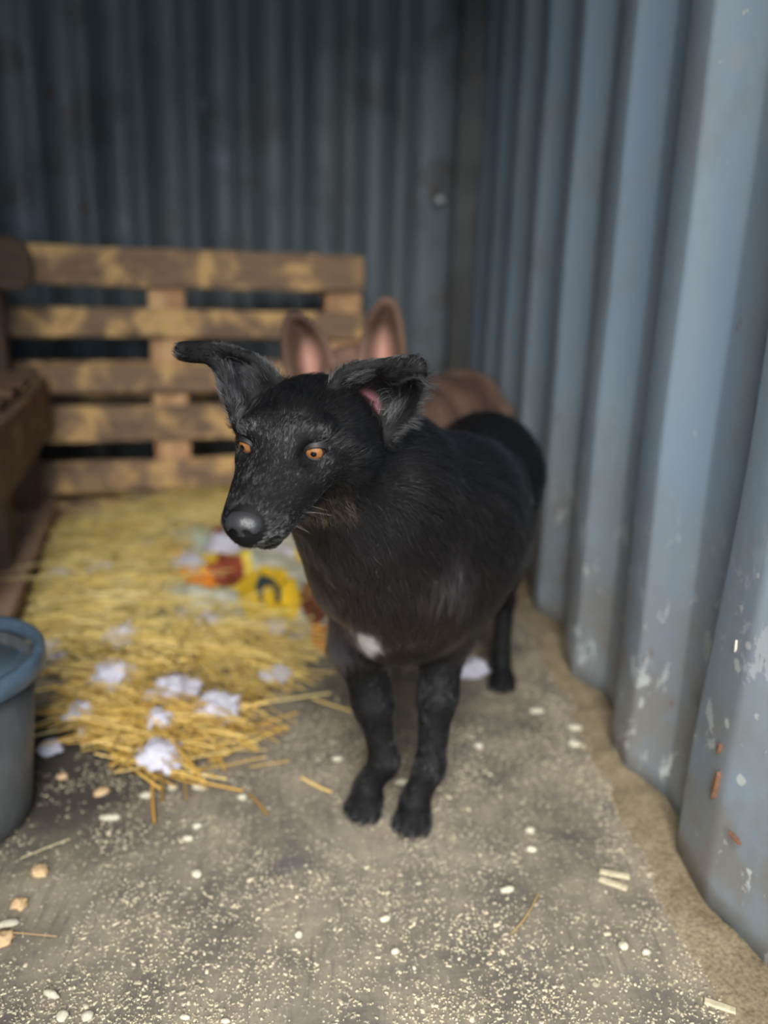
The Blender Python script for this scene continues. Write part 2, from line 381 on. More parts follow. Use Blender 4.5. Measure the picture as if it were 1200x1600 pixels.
# ------------------------------------------------------------------ signed distance modelling
def smin(a, b, k):
    h = np.clip(0.5+0.5*(b-a)/k, 0, 1); return b*(1-h)+a*h-k*h*(1-h)
class SDF:
    def __init__(s, lo, hi, h):
        s.lo = np.array(lo, float); s.h = h; s.n = np.ceil((np.array(hi)-s.lo)/h).astype(int)+1
        s.f = np.full(s.n, 0.2, np.float32)
    def box(s, lo, hi, pad=0.03):
        a = np.clip(((np.array(lo)-pad-s.lo)/s.h).astype(int), 0, s.n); b = np.clip(((np.array(hi)+pad-s.lo)/s.h).astype(int)+2, 0, s.n)
        if np.any(b <= a): return None
        ax = [((np.arange(a[i], b[i])*s.h)+s.lo[i]).astype(np.float32) for i in range(3)]
        return tuple(slice(a[i], b[i]) for i in range(3)), np.meshgrid(*ax, indexing='ij', sparse=True)
    def put(s, sl, d, k, op):
        f = s.f[sl]
        s.f[sl] = smin(f, d, k) if op == 'u' else -smin(-f, d, k)
    def cone(s, a, b, ra, rb, k=0.02, op='u'):
        a = np.array(a, float); b = np.array(b, float)
        r = s.box(np.minimum(a-ra, b-rb), np.maximum(a+ra, b+rb))
        if r is None: return
        sl, (X, Y, Z) = r; ab = b-a; L = ab@ab+1e-12
        t = np.clip(((X-a[0])*ab[0]+(Y-a[1])*ab[1]+(Z-a[2])*ab[2])/L, 0, 1)
        d = np.sqrt((X-a[0]-ab[0]*t)**2+(Y-a[1]-ab[1]*t)**2+(Z-a[2]-ab[2]*t)**2)-(ra+(rb-ra)*t)
        s.put(sl, d.astype(np.float32), k, op)
    def ell(s, c, rad, B=None, k=0.02, op='u'):
        """B: 3x3 rows = local axes in world"""
        c = np.array(c, float); rad = np.array(rad, float); B = np.eye(3) if B is None else np.array(B)
        ext = np.sqrt(((B*rad[:, None])**2).sum(0)); r = s.box(c-ext, c+ext)
        if r is None: return
        sl, (X, Y, Z) = r
        q = [((X-c[0])*B[i, 0]+(Y-c[1])*B[i, 1]+(Z-c[2])*B[i, 2]) for i in range(3)]
        k0 = np.sqrt(sum((q[i]/rad[i])**2 for i in range(3))); k1 = np.sqrt(sum((q[i]/rad[i]**2)**2 for i in range(3)))+1e-9
        s.put(sl, (k0*(k0-1)/k1).astype(np.float32), k, op)
    def chain(s, pts, k=0.02):
        for (a, ra), (b, rb) in zip(pts, pts[1:]): s.cone(a, b, ra, rb, k)
    def sheet(s, G, r, k=0.003, n=26):
        """G (u,v,3) control grid -> thin sheet made of overlapping beads"""
        G = np.array(G, float); nu, nv = G.shape[:2]
        def interp(P, t):       # Catmull-Rom along axis 0
            m = len(P); u = t*(m-1); i = min(int(u), m-2); f = u-i
            p0, p1, p2, p3 = P[max(i-1, 0)], P[i], P[i+1], P[min(i+2, m-1)]
            return 0.5*((2*p1)+(-p0+p2)*f+(2*p0-5*p1+4*p2-p3)*f*f+(-p0+3*p1-3*p2+p3)*f**3)
        for a in np.linspace(0, 1, n):
            row = interp(G, a)
            pts = [interp(row, b2) for b2 in np.linspace(0, 1, 14)]
            rr = r*(1.25-0.45*a)
            for p, q in zip(pts, pts[1:]): s.cone(p, q, rr, rr, k)
    def mesh(s, smooth=2):
        f = s.f; ins = f < 0; n = f.shape
        c = np.zeros((n[0]-1, n[1]-1, n[2]-1), np.uint8)
        for dx in (0, 1):
            for dy in (0, 1):
                for dz in (0, 1): c += ins[dx:n[0]-1+dx, dy:n[1]-1+dy, dz:n[2]-1+dz]
        I, J, K = np.nonzero((c > 0) & (c < 8)); idx = np.full(c.shape, -1, np.int32); idx[I, J, K] = np.arange(len(I))
        acc = np.zeros((len(I), 3)); cnt = np.zeros(len(I))
        cs = [(0, 0, 0), (1, 0, 0), (0, 1, 0), (1, 1, 0), (0, 0, 1), (1, 0, 1), (0, 1, 1), (1, 1, 1)]
        for a in cs:
            for ax in range(3):
                if a[ax]: continue
                b = list(a); b[ax] = 1
                fa = f[I+a[0], J+a[1], K+a[2]]; fb = f[I+b[0], J+b[1], K+b[2]]; m = (fa < 0) != (fb < 0)
                t = np.where(m, fa/np.where(m, fa-fb, 1), 0)
                p = np.tile(np.array(a, float), (len(I), 1)); p[:, ax] += t
                acc[m] += p[m]; cnt[m] += 1
        V = (np.stack([I, J, K], 1)+acc/cnt[:, None])*s.h+s.lo
        Q = []
        for ax in range(3):
            o1, o2 = [(1, 2), (2, 0), (0, 1)][ax]
            sa = [slice(1, -1)]*3; sa[ax] = slice(0, -1); sb = list(sa); sb[ax] = slice(1, None)
            A = ins[tuple(sa)]; Bm = ins[tuple(sb)]; m = A != Bm; i = np.array(np.nonzero(m)).T
            off = np.array([1, 1, 1]); off[ax] = 0; i = i+off; fl = A[m]
            def g(d1, d2):
                j = i.copy(); j[:, o1] -= d1; j[:, o2] -= d2; return idx[j[:, 0], j[:, 1], j[:, 2]]
            q = np.stack([g(1, 1), g(0, 1), g(0, 0), g(1, 0)], 1); q[~fl] = q[~fl][:, ::-1]
            Q.append(q[(q >= 0).all(1)])
        Q = np.concatenate(Q)
        e = np.concatenate([Q[:, [0, 1]], Q[:, [1, 2]], Q[:, [2, 3]], Q[:, [3, 0]]]); 
        for _ in range(smooth):
            acc = np.zeros_like(V); cnt = np.zeros(len(V))
            for a, b in ((0, 1), (1, 0)):
                for ax in range(3): acc[:, ax] += np.bincount(e[:, a], V[e[:, b], ax], len(V))
                cnt += np.bincount(e[:, a], minlength=len(V))
            V = V*0.4+0.6*acc/cnt[:, None]
        return V, Q

def vnormals(V, Q):
    n = np.cross(V[Q[:, 2]]-V[Q[:, 0]], V[Q[:, 3]]-V[Q[:, 1]]); out = np.zeros_like(V)
    for c in range(4):
        for ax in range(3): out[:, ax] += np.bincount(Q[:, c], n[:, ax], len(V))
    return out/(np.linalg.norm(out, axis=1)[:, None]+1e-12)

def hair_material(name, rough=0.3, rad=0.35, coat=0.0):
    m = bpy.data.materials.new(name); m.use_nodes = True; nt = m.node_tree
    for n in list(nt.nodes): nt.nodes.remove(n)
    out = N(nt, 'ShaderNodeOutputMaterial'); h = N(nt, 'ShaderNodeBsdfHairPrincipled'); h.parametrization = 'COLOR'
    a = N(nt, 'ShaderNodeAttribute', attribute_name='col'); nt.links.new(a.outputs['Color'], h.inputs['Color'])
    h.inputs['Roughness'].default_value = rough; h.inputs['Radial Roughness'].default_value = rad
    nt.links.new(h.outputs[0], out.inputs['Surface']); return m

def noise3(P, s, seed=0.0):
    """cheap smooth vector noise from summed sines (numpy)"""
    r = np.zeros_like(P)
    for i in range(4):
        a = np.random.default_rng(int(seed*10)+i).normal(size=(3, 3))*s*(1+0.7*i)
        ph = np.random.default_rng(99+int(seed*10)+i).uniform(0, 6.28, 3)
        r += np.sin(P@a+ph)/(1+0.5*i)
    return r/2.2

def make_fur(name, parent, material, V, Q, VN, count, weight, length, colour, flow, radius=1e-4, lift=0.3, curl=0.15, seg=5, seed=1, clump=.62, clump_n=.075):
    r = np.random.default_rng(seed)
    w = weight(V, VN); fw = w[Q].mean(1); fw = fw/fw.sum(); fi = r.choice(len(Q), count, p=fw)
    u = r.random((count, 2)); q = Q[fi]
    w4 = np.stack([(1-u[:, 0])*(1-u[:, 1]), u[:, 0]*(1-u[:, 1]), u[:, 0]*u[:, 1], (1-u[:, 0])*u[:, 1]], 1)
    P = (V[q]*w4[:, :, None]).sum(1); Nn = (VN[q]*w4[:, :, None]).sum(1); Nn /= np.linalg.norm(Nn, axis=1)[:, None]
    D = flow(P, Nn); D = D-(D*Nn).sum(1)[:, None]*Nn; D /= np.linalg.norm(D, axis=1)[:, None]+1e-9
    cl = noise3(P, 45, seed)*0.30 + r.normal(size=P.shape)*curl; D = D+cl; D = D-(D*Nn).sum(1)[:, None]*Nn; D /= np.linalg.norm(D, axis=1)[:, None]+1e-9
    L = length(P, Nn)*r.uniform(0.65, 1.25, count); lf = lift*r.uniform(0.5, 1.6, count)
    t = np.linspace(0, 1, seg); side = np.cross(D, Nn)*r.normal(size=(count, 1))*0.16
    gi = r.choice(count, max(8, int(count*clump_n)), replace=False); kd = KDTree(len(gi))
    for a_, g_ in enumerate(gi): kd.insert(P[g_], a_)
    kd.balance(); own = gi[np.array([kd.find(p_)[1] for p_ in P])]
    pts = P[:, None]-Nn[:, None]*0.0008 + L[:, None, None]*(D[:, None]*t[None, :, None]*0.97 + Nn[:, None]*(lf[:, None]*(t-0.55*t*t)[None])[:, :, None] + side[:, None]*(t*t)[None, :, None])
    tgt = pts[own]; pts = pts + (tgt-pts)*(clump*t**1.3)[None, :, None]
    pts[:, :, 2] = np.maximum(pts[:, :, 2], 0.0015)
    hc = bpy.data.hair_curves.new(name); hc.add_curves([seg]*count)
    hc.attributes['position'].data.foreach_set('vector', pts.astype(np.float32).ravel())
    ra = hc.attributes.get('radius') or hc.attributes.new('radius', 'FLOAT', 'POINT')
    ra.data.foreach_set('value', (radius*np.tile(np.linspace(1, 0.15, seg), count)).astype(np.float32))
    ca = hc.attributes.new('col', 'FLOAT_COLOR', 'CURVE'); cc = np.ones((count, 4), np.float32); cl_ = colour(P, Nn, r); br_ = r.uniform(.7, 1.35, (count, 1))[own]; cc[:, :3] = cl_*br_; ca.data.foreach_set('color', cc.ravel())
    hc.materials.append(material)
    o = bpy.data.objects.new(name, hc); COL.objects.link(o)
    o.parent = parent; bpy.context.view_layer.update(); o.matrix_parent_inverse = parent.matrix_world.inverted()
    o['kind'] = 'stuff'; return o

def gauss_flow(anchors, sig):
    A = np.array([a for a, d, s in anchors]); D = np.array([np.array(d)/np.linalg.norm(d) for a, d, s in anchors]); SG = np.array([s for a, d, s in anchors])
    def f(P, Nn):
        out = np.zeros_like(P)
        for i in range(len(A)):
            d2 = ((P-A[i])**2).sum(1)/(SG[i]**2); out += (1/(0.02+d2)**2)[:, None]*D[i]
        return out/np.linalg.norm(out, axis=1)[:, None]
    return f

def head_frame(eye_mid, F, roll=0.0):
    F = np.array(F, float); F /= np.linalg.norm(F)
    U = np.array([0, 0, 1.0])-F[2]*F; U /= np.linalg.norm(U); Lv = np.cross(U, F)   # dog's left
    if roll: c, s = math.cos(roll), math.sin(roll); U, Lv = c*U+s*Lv, c*Lv-s*U
    O = np.array(eye_mid)-0.050*F-0.014*U
    B = np.stack([Lv, F, U])
    return O, B

def build_head(s, O, B, sc=1.0, detail=True):
    w = lambda x, y, z: O+sc*(x*B[0]+y*B[1]+z*B[2])
    s.ell(w(0, -.008, 0), np.array((.058, .066, .040))*sc, B, .02)
    s.ell(w(0, .030, .010), np.array((.042, .040, .029))*sc, B, .02)
    for sx in (-1, 1):
        s.ell(w(.036*sx, -.004, -.018), np.array((.032, .046, .037))*sc, B, .02)
        s.ell(w(.027*sx, .044, .0275), np.array((.017, .017, .0095))*sc, B, .010)
        s.cone(w(.023*sx, .052, -.010), w(.0145*sx, .124, -.021), .0225*sc, .0160*sc, .012)   # upper lips
        s.ell(w(.030*sx, .045, -.006), np.array((.018, .02, .014))*sc, B, .012)
    s.cone(w(0, .045, .003), w(0, .130, -.010), .026*sc, .0160*sc, .016)                     # bridge
    s.cone(w(0, .112, -.020), w(0, .136, -.018), .0185*sc, .0165*sc, .010)
    s.cone(w(0, .01, -.036), w(0, .108, -.043), .032*sc, .0145*sc, .008)                     # lower jaw
    s.cone(w(0, .085, -.041), w(0, .112, -.0405), .0135*sc, .011*sc, .006)
    return w

# ------------------------------------------------------------------ the black dog
EYE_MID = np.array([-.062, .712, .561])
O, B = head_frame(EYE_MID, (-.30, -.90, -.33), roll=0.0)
s = SDF((-.21, .56, -.01), (.37, 1.50, .69), .003)
w = build_head(s, O, B)
# torso
s.ell((.140, 1.05, .385), (.092, .120, .112), None, .05)
s.cone((.145, 1.05, .405), (.172, 1.15, .400), .088, .080, .04)
s.cone((.172, 1.15, .400), (.200, 1.27, .408), .080, .066, .04)
s.cone((.200, 1.27, .408), (.230, 1.37, .408), .066, .078, .04)
s.ell((.105, .975, .385), (.092, .090, .135), None, .05)        # chest
s.ell((.060, .932, .335), (.074, .060, .088), None, .05)        # breast
s.ell((.150, 1.01, .448), (.058, .075, .052), None, .04)         # withers
s.ell((.232, 1.35, .415), (.080, .085, .072), None, .04)        # croup
# neck
s.chain([(O+B[1]*-.035+B[2]*-.028, .049), ((.025, .865, .49), .078), ((.105, .955, .430), .092)], .035)
s.cone(w(0, -.02, -.035), (.028, .885, .395), .045, .080, .03)
s.cone((.03, .86, .45), (.065, .90, .36), .062, .07, .03)
# front legs
def fore(sh, el, wr_, pa, dirv, k=1.0):
    s.chain([(sh, .064*k), (el, .040*k)], .035); 
    mid = (np.array(el)*0.5+np.array(wr_)*0.5)
    s.chain([(el, .036*k), (mid, .0250*k), (wr_, .0180*k)], .02)
    s.ell(wr_, np.array((.021, .021, .024))*k, None, .01)
    s.chain([(wr_, .0185*k), (pa+np.array([0, .012, .012]), .020*k)], .01)
    paw(pa, dirv, k)
def paw(pa, dirv, k=1.0, S_=None):
    q = S_ or s
    d = np.array([dirv[0], dirv[1], 0.0]); d /= np.linalg.norm(d); l = np.array([-d[1], d[0], 0]); Z = np.array([0, 0, 1.0]); BB = np.stack([l, d, Z]); pa = np.array(pa)
    q.ell(pa+Z*-.002, np.array((.024, .028, .019))*k, BB, .01)
    for tx, ty in ((-.0185, .012), (-.0068, .021), (.0068, .021), (.0185, .012)):
        q.ell(pa+(l*tx+d*ty+Z*-.0065)*k, np.array((.0086, .0155, .0122))*k, BB, .004)
e1 = at(694, 975, .99); e2 = at(564, 1005, .985)
w1 = at(672, 1198, .945); w2 = at(601, 1188, .965)
p1 = np.array([.090, .925, .021]); p2 = np.array([.0265, .953, .021])
fore(at(705, 850, 1.02), e1, w1, p1, (-.30, -.95)); fore(at(585, 890, 1.0), e2, w2, p2, (-.42, -.9))
# hind legs
lat = np.array([.917, -.40, 0])
def hind(off):
    o = lat*off
    hip = np.array([.262, 1.345, .385])+o; kn = np.array([.240, 1.245, .285])+o; hk = np.array([.284, 1.375, .148])+o; ps = np.array([.277, 1.335, .05])+o; pw = np.array([.278, 1.315, .020])+o
    s.chain([(hip, .069), (kn, .042)], .022); s.chain([(hip+np.array([.0, .02, -.02]), .054), ((kn+hk)*.5, .030)], .03)
    s.chain([(kn, .038), ((kn+hk)*.5+np.array([0, .012, 0]), .028), (hk, .019)], .02)
    s.ell(hk, (.018, .024, .022), None, .01); s.chain([(hk, .0175), (ps, .0165), (pw, .018)], .01)
    paw(pw, (-.25, -.95), .95)
hind(0); hind(-.115)
s.ell((.200, 1.23, .375), (.060, .09, .055), None, .03)
s.chain([((.265, 1.43, .43), .028), ((.285, 1.475, .34), .022), ((.28, 1.48, .22), .012)], .02)   # tail
# ears
def grid(rows): return [[at(*c) for c in r] for r in rows]
s.sheet(grid([[(520, 606, .765), (548, 640, .785), (578, 668, .780), (606, 690, .775)],
              [(540, 580, .765), (575, 612, .795), (604, 640, .790), (622, 664, .775)],
              [(575, 571, .765), (602, 596, .790), (626, 622, .785), (641, 645, .770)],
              [(615, 568, .762), (630, 580, .775), (646, 600, .772), (651, 612, .762)],
              [(640, 565, .752), (650, 570, .754), (658, 576, .750), (660, 582, .746)]]), .0052)
s.sheet(grid([[(590, 572, .770), (600, 580, .765), (615, 590, .757)],
              [(628, 563, .762), (636, 570, .755), (640, 580, .748)],
              [(655, 563, .752), (659, 570, .747), (660, 579, .743)]]), .0042, n=12)
s.sheet(grid([[(372, 668, .765), (392, 640, .790), (416, 615, .798), (444, 604, .790)],
              [(356, 622, .770), (374, 602, .795), (396, 586, .800), (420, 580, .792)],
              [(345, 585, .775), (357, 570, .795), (374, 558, .800), (398, 562, .792)],
              [(328, 562, .775), (335, 553, .788), (345, 547, .790), (360, 549, .785)],
              [(306, 560, .768), (307, 553, .778), (309, 546, .780), (313, 541, .776)],
              [(283, 557, .758), (282, 552, .764), (282, 546, .766), (283, 541, .764)]]), .0046)
# eye sockets
for sx in (-1, 1):
    s.ell(w(.032*sx, .0655, .0130), (.0110, .0120, .0080), B, .006, 's')
# mouth line
for sx in (-1, 1):
    s.cone(w(.026*sx, .050, -.034), w(.017*sx, .128, -.033), .0022, .002, .003, 's')
V, Q = s.mesh(2); VN = vnormals(V, Q)
def loc_head(P): return (P-O)@B.T
def black_skin(P):
    c = np.tile(np.array([.003, .003, .0033]), (len(P), 1))
    return c
bm_col = black_skin(V)
earp = at(568, 634, .785); d = np.linalg.norm(V-earp, axis=1)
bm_col += np.clip(1-d/.019, 0, 1)[:, None]*np.array([.26, .10, .11])
dog = empty('black_dog', (.15, 1.1, 0))
tag(dog, 'black short-haired dog with amber eyes and a white chest spot, standing on the plywood floor', 'dog')
body = link('body', np_mesh('body', V, Q, bm_col), attr_material('black_skin', 0.7, 0.15), dog)
del s.f
dirB = np.array([.35, .93, 0])   # towards the tail
wd = lambda x, y, z: x*B[0]+y*B[1]+z*B[2]
anch = [(w(0, .13, 0), wd(0, -1, .1), .05), (w(0, .07, .01), wd(0, -1, .5), .05), (w(.02, .05, .03), wd(.35, -1, .6), .04), (w(-.02, .05, .03), wd(-.35, -1, .6), .04),
        (w(0, .0, .05), wd(0, -1, 0), .06), (w(.05, .02, 0), wd(.2, -1, -.25), .05), (w(-.05, .02, 0), wd(-.2, -1, -.25), .05), (w(.05, -.04, -.02), wd(.2, -1, -.4), .06), (w(-.05, -.04, -.02), wd(-.2, -1, -.4), .06),
        (w(.02, .09, -.03), wd(.2, -1, -.5), .04), (w(-.02, .09, -.03), wd(-.2, -1, -.5), .04), (w(0, .03, -.06), wd(0, -.6, -1), .05),
        (at(600, 610, .78), at(655, 570, .75)-at(560, 650, .79), .04), (at(390, 600, .79), at(340, 555, .78)-at(410, 640, .79), .04), (at(310, 550, .77), at(284, 549, .766)-at(320, 552, .78), .02),
        ((.03, .86, .54), (.5, .6, -.3), .08), ((.0, .83, .45), (.25, .3, -1), .08), ((.07, .90, .36), (.1, .1, -1), .08), ((.10, .93, .47), (.5, .5, -.8), .08),
        ((.15, 1.0, .52), (.35, .9, -.1), .10), ((.22, 1.0, .42), (.5, .6, -.8), .10), ((.27, 1.2, .45), (.3, .8, -.5), .12), ((.25, 1.35, .5), (.25, .9, -.3), .10), ((.33, 1.35, .4), (.1, .5, -1), .10),
        ((.09, .95, .2), (0, 0, -1), .12), ((.03, .95, .2), (0, 0, -1), .12), ((.09, .93, .05), (-.1, -.4, -1), .06), ((.03, .95, .05), (-.1, -.4, -1), .06), ((.3, 1.33, .2), (0, .1, -1), .12), ((.29, 1.32, .03), (0, -.5, -.6), .05), ((.2, 1.15, .3), (.3, 1, -.2), .1)]
flow = gauss_flow(anch, .08)
pw_c = w(0, .165, -.01)
def hw(P, Nn):
    h = loc_head(P); dh = np.linalg.norm(h-np.array([0, .03, 0]), axis=1)
    ww = np.where(dh < .13, np.where(h[:, 1] > .04, 2.0, 1.2), np.where(P[:, 1] < 1.05, .60, .28))
    ww = np.where((P[:, 2] < .25) & (P[:, 1] < 1.05), .55, ww)
    view = (Nn*(P-CAMP)/np.linalg.norm(P-CAMP, axis=1)[:, None]).sum(1); ww = ww*np.where(view > .45, .12, 1.0)
    ne = np.linalg.norm(h-np.array([0, .1445, -.010]), axis=1); ww = np.where(ne < .0160, 0, ww)
    for sx in (-1, 1):
        ww = np.where(np.linalg.norm((h-np.array([.032*sx, .0600, .0120]))/np.array([.0100, .013, .0060]), axis=1) < 1, 0, ww)
    ww = ww*(.15+.85*np.clip((np.linalg.norm(P-earp, axis=1)-.008)/.014, 0, 1))
    return ww+1e-9
def hl(P, Nn):
    h = loc_head(P); dh = np.linalg.norm(h-np.array([0, .03, 0]), axis=1)
    L = np.where(dh < .13, .0135, .023)
    L = np.where((h[:, 1] > .045) & (dh < .15), .0068, L)
    L = np.where((P[:, 2] < .23), .0085, L)
    L = np.where((P[:, 1] > .86) & (P[:, 1] < .96) & (P[:, 2] < .40) & (P[:, 2] > .25), .026, L)
    chin = (h[:, 1] > .0) & (h[:, 1] < .075) & (h[:, 2] < -.045) & (dh < .14); L = np.where(chin, .019, L)
    back = (h[:, 1] < -.035) & (np.abs(h[:, 0]) > .03) & (h[:, 2] < .03) & (dh < .14); L = np.where(back, .018, L)
    ear = (h[:, 2] > .05) & (dh < .2); L = np.where(ear, .0075, L)
    return L
def hc_(P, Nn, r):
    n = len(P); h = loc_head(P); c = np.tile(np.array([.0065, .0064, .0075]), (n, 1))*r.uniform(.4, 2.2, (n, 1)); gl = r.random(n) < .08; c[gl] *= 2.6
    br = np.exp(-((P-np.array([.03, .88, .36]))**2).sum(1)/.014); c += br[:, None]*np.array([.013, .0065, .0045])*r.uniform(.3, 1.6, (n, 1))
    chin = (h[:, 1] > .0) & (h[:, 1] < .07) & (h[:, 2] < -.050) & (h[:, 2] > -.088) & (np.abs(h[:, 0]) < .045) & (r.random(n) < .5); c[chin] = np.array([.22, .13, .085])
    lip = (h[:, 1] > .06) & (h[:, 1] < .16) & (r.random(n) < np.where(h[:, 2] < -.015, .32, .07)); c[lip] = np.array([.20, .20, .21])
    c = np.where(((h[:, 2] > .05) & (np.abs(h[:, 0]) > .045))[:, None], c*.55, c)
    wh = r.random(n) < .006; c[wh] = np.array([.55, .52, .48]); return c
M['black_hair'] = hair_material('black_hair', .28, .40)
make_fur('coat', dog, M['black_hair'], V, Q, VN, 190000, hw, hl, hc_, flow, radius=1.3e-4, lift=.30, curl=.10, seed=3, clump=.5, clump_n=.09)
# white spot on the breast, and a few loose pale hairs around it
spot = at(573, 992, .875)
si = np.argmin(((V-spot)**2).sum(1)+np.where(VN[:, 1] < -.3, 0, 1)); spot = V[si]
hint = lambda P, Nn: np.exp(-(((P-spot)/np.array([.0065, .03, .013]))**2).sum(1))*(Nn[:, 1] < .1)+1e-12
make_fur('white_chest_spot', dog, hair_material('white_hair', .4, .6), V, Q, VN, 1800, hint, lambda P, Nn: np.full(len(P), .024), lambda P, Nn, r: np.tile([.86, .88, .88], (len(P), 1)), lambda P, Nn: np.tile([.15, -.1, -1.0], (len(P), 1)), radius=1.8e-4, lift=.7, curl=.15, seed=5)
hint2 = lambda P, Nn: np.exp(-(((P-spot)/np.array([.035, .05, .02]))**2).sum(1))+1e-12
make_fur('pale_guard_hair', dog, M['black_hair'], V, Q, VN, 120, hint2, lambda P, Nn: np.full(len(P), .022), lambda P, Nn, r: np.tile([.6, .52, .45], (len(P), 1)), lambda P, Nn: np.tile([.1, -.1, -1.0], (len(P), 1)), radius=1.3e-4, lift=.6, curl=.5, seed=6)
hint3 = lambda P, Nn: np.exp(-(((P-at(598, 635, .785))/np.array([.012, .02, .015]))**2).sum(1))+1e-12
make_fur('inner_ear_hair', dog, M['black_hair'], V, Q, VN, 60, hint3, lambda P, Nn: np.full(len(P), .017), lambda P, Nn, r: np.tile([.6, .52, .42], (len(P), 1)), lambda P, Nn: np.tile([.6, -.1, .6], (len(P), 1)), radius=1.2e-4, lift=.8, curl=.6, seed=8)
# nose leather
wn = lambda x, y, z: w(x*.86, .1415+(y-.1425)*.95+.001, -.012+(z+.012)*.86)
ns = SDF(wn(0, .140, -.012)-.035, wn(0, .140, -.012)+.035, .0008)
ns.ell(wn(0, .1425, -.0065), (.0150, .0120, .0094), B, .004)
ns.ell(wn(0, .141, -.015), (.0106, .0105, .0098), B, .006)
for sx in (-1, 1):
    ns.ell(wn(.0092*sx, .1435, -.0095), (.0080, .0095, .0078), B, .003)
for sx in (-1, 1):
    ns.cone(wn(.0062*sx, .158, -.0110), wn(.0078*sx, .146, -.0112), .0038, .0033, .0015, 's'); ns.cone(wn(.0085*sx, .153, -.0128), wn(.0160*sx, .146, -.0142), .0019, .0014, .0012, 's')
ns.cone(wn(0, .1575, -.009), wn(0, .1545, -.024), .0009, .0009, .001, 's')
nV, nQ = ns.mesh(1)
m, nt, b = mat('nose_leather'); vo = N(nt, 'ShaderNodeTexVoronoi'); vo.inputs['Scale'].default_value = 900; nt.links.new(coords(nt), vo.inputs['Vector'])
b.inputs['Base Color'].default_value = (.022, .022, .025, 1); b.inputs['Roughness'].default_value = .34; bump(nt, b, vo.outputs['Distance'], .5, .0006)
link('nose', np_mesh('nose', nV, nQ), m, dog)
# eyes
def sphere(name, r, mtl, seg=32):
    bm = bmesh.new(); bmesh.ops.create_uvsphere(bm, u_segments=seg, v_segments=seg//2, radius=r); return bm
m_ball = plain('dark_eyeball', (.02, .012, .01), .12, .6, .1)
m_iris, nt, b = mat('amber_iris')
gc = N(nt, 'ShaderNodeAttribute', attribute_name='col'); nt.links.new(gc.outputs['Color'], b.inputs['Base Color']); b.inputs['Roughness'].default_value = .25
m_pupil = plain('pupil', (.004, .004, .004), .15, .5, 0)
m_cornea, nt, b = mat('cornea'); b.inputs['Base Color'].default_value = (1, 1, 1, 1); b.inputs['Roughness'].default_value = .02; b.inputs['IOR'].default_value = 1.34; b.inputs['Transmission Weight'].default_value = 1.0
m_lid = plain('eyelid_skin', (.010, .009, .010), .55, .3, .2)
gaze = wd(-.14, 1, -.02); gaze /= np.linalg.norm(gaze)
for sx in (-1, 1):
    c = w(.0305*sx, .0490, .0125); g_ = gaze+B[0]*sx*.34; g_ /= np.linalg.norm(g_)
    t1 = np.cross([0, 0, 1], g_); t1 /= np.linalg.norm(t1); t2 = np.cross(g_, t1); RB = np.stack([t1, t2, g_])
    R_ = .0118
    bm = sphere('eye', R_, None)
    for v in bm.verts: v.co = Vector(np.array(v.co)@RB+c)
    eye = link('eye', bm_mesh('eye', bm), m_ball, dog)
    def disc(name, r0, r1, lift_, mtl, cf=None):
        V_ = []; C_ = []; Q_ = []; nr, na = 7, 40
        for i in range(nr):
            r = r0+(r1-r0)*i/(nr-1)
            for j in range(na):
                a = 2*math.pi*j/na; h = math.sqrt(max(R_*R_-r*r, 0))+lift_-(.0006 if i == nr-1 else 0)
                V_.append(c+t1*r*math.cos(a)+t2*r*math.sin(a)+g_*h)
                C_.append(cf((r-r0)/(r1-r0), a) if cf else (0, 0, 0))
        for i in range(nr-1):
            for j in range(na): Q_.append((i*na+j, (i+1)*na+j, (i+1)*na+(j+1) % na, i*na+(j+1) % na))
        return link(name, np_mesh(name, V_, Q_, C_), mtl, eye)
    def ic(t, a):
        k = .85+.15*math.sin(a*23)*math.sin(a*11+1); e = 1-max(0, t-.80)/.2*.75
        return ((.25*k*e, .105*k*e, .036*k*e) if t > .10 else (.12, .042, .015))
    disc('iris', .0026, .0080, .00035, m_iris, ic); disc('pupil', .00001, .0030, .00045, m_pupil)
    # lids: a shell over the ball with an almond opening
    V_ = []; Q_ = []; na, nr = 48, 9; ax = B[1]*.90+B[0]*sx*.40+B[2]*.02; ax /= np.linalg.norm(ax); e1_ = B[0]-ax*(B[0]@ax); e1_ /= np.linalg.norm(e1_); e2_ = np.cross(e1_, ax)*1.0
    if e2_ @ B[2] < 0: e2_ = -e2_
    for i in range(nr):
        t = max(0, (i-1))/(nr-2)
        for j in range(na):
            a = 2*math.pi*j/na; ex, ey = .0094*math.cos(a), .0060*math.sin(a)*(.88 if math.sin(a) > 0 else 1.0)-.0004*math.cos(a)*sx; cr = .0112
            rx, ry = ex+(cr*math.cos(a)-ex)*t, ey+(cr*math.sin(a)-ey)*t; R2 = .0118 if i == 0 else .0131+.0006*math.sin(min(1, t*3)*math.pi)
            q = math.sqrt(max(R2**2-rx*rx-ry*ry, 1e-8)); V_.append(c+e1_*rx+e2_*ry+ax*q)
    for i in range(nr-1):
        for j in range(na): Q_.append((i*na+j, (i+1)*na+j, (i+1)*na+(j+1) % na, i*na+(j+1) % na))
    link('eyelid', np_mesh('eyelid', V_, Q_), m_lid, eye)
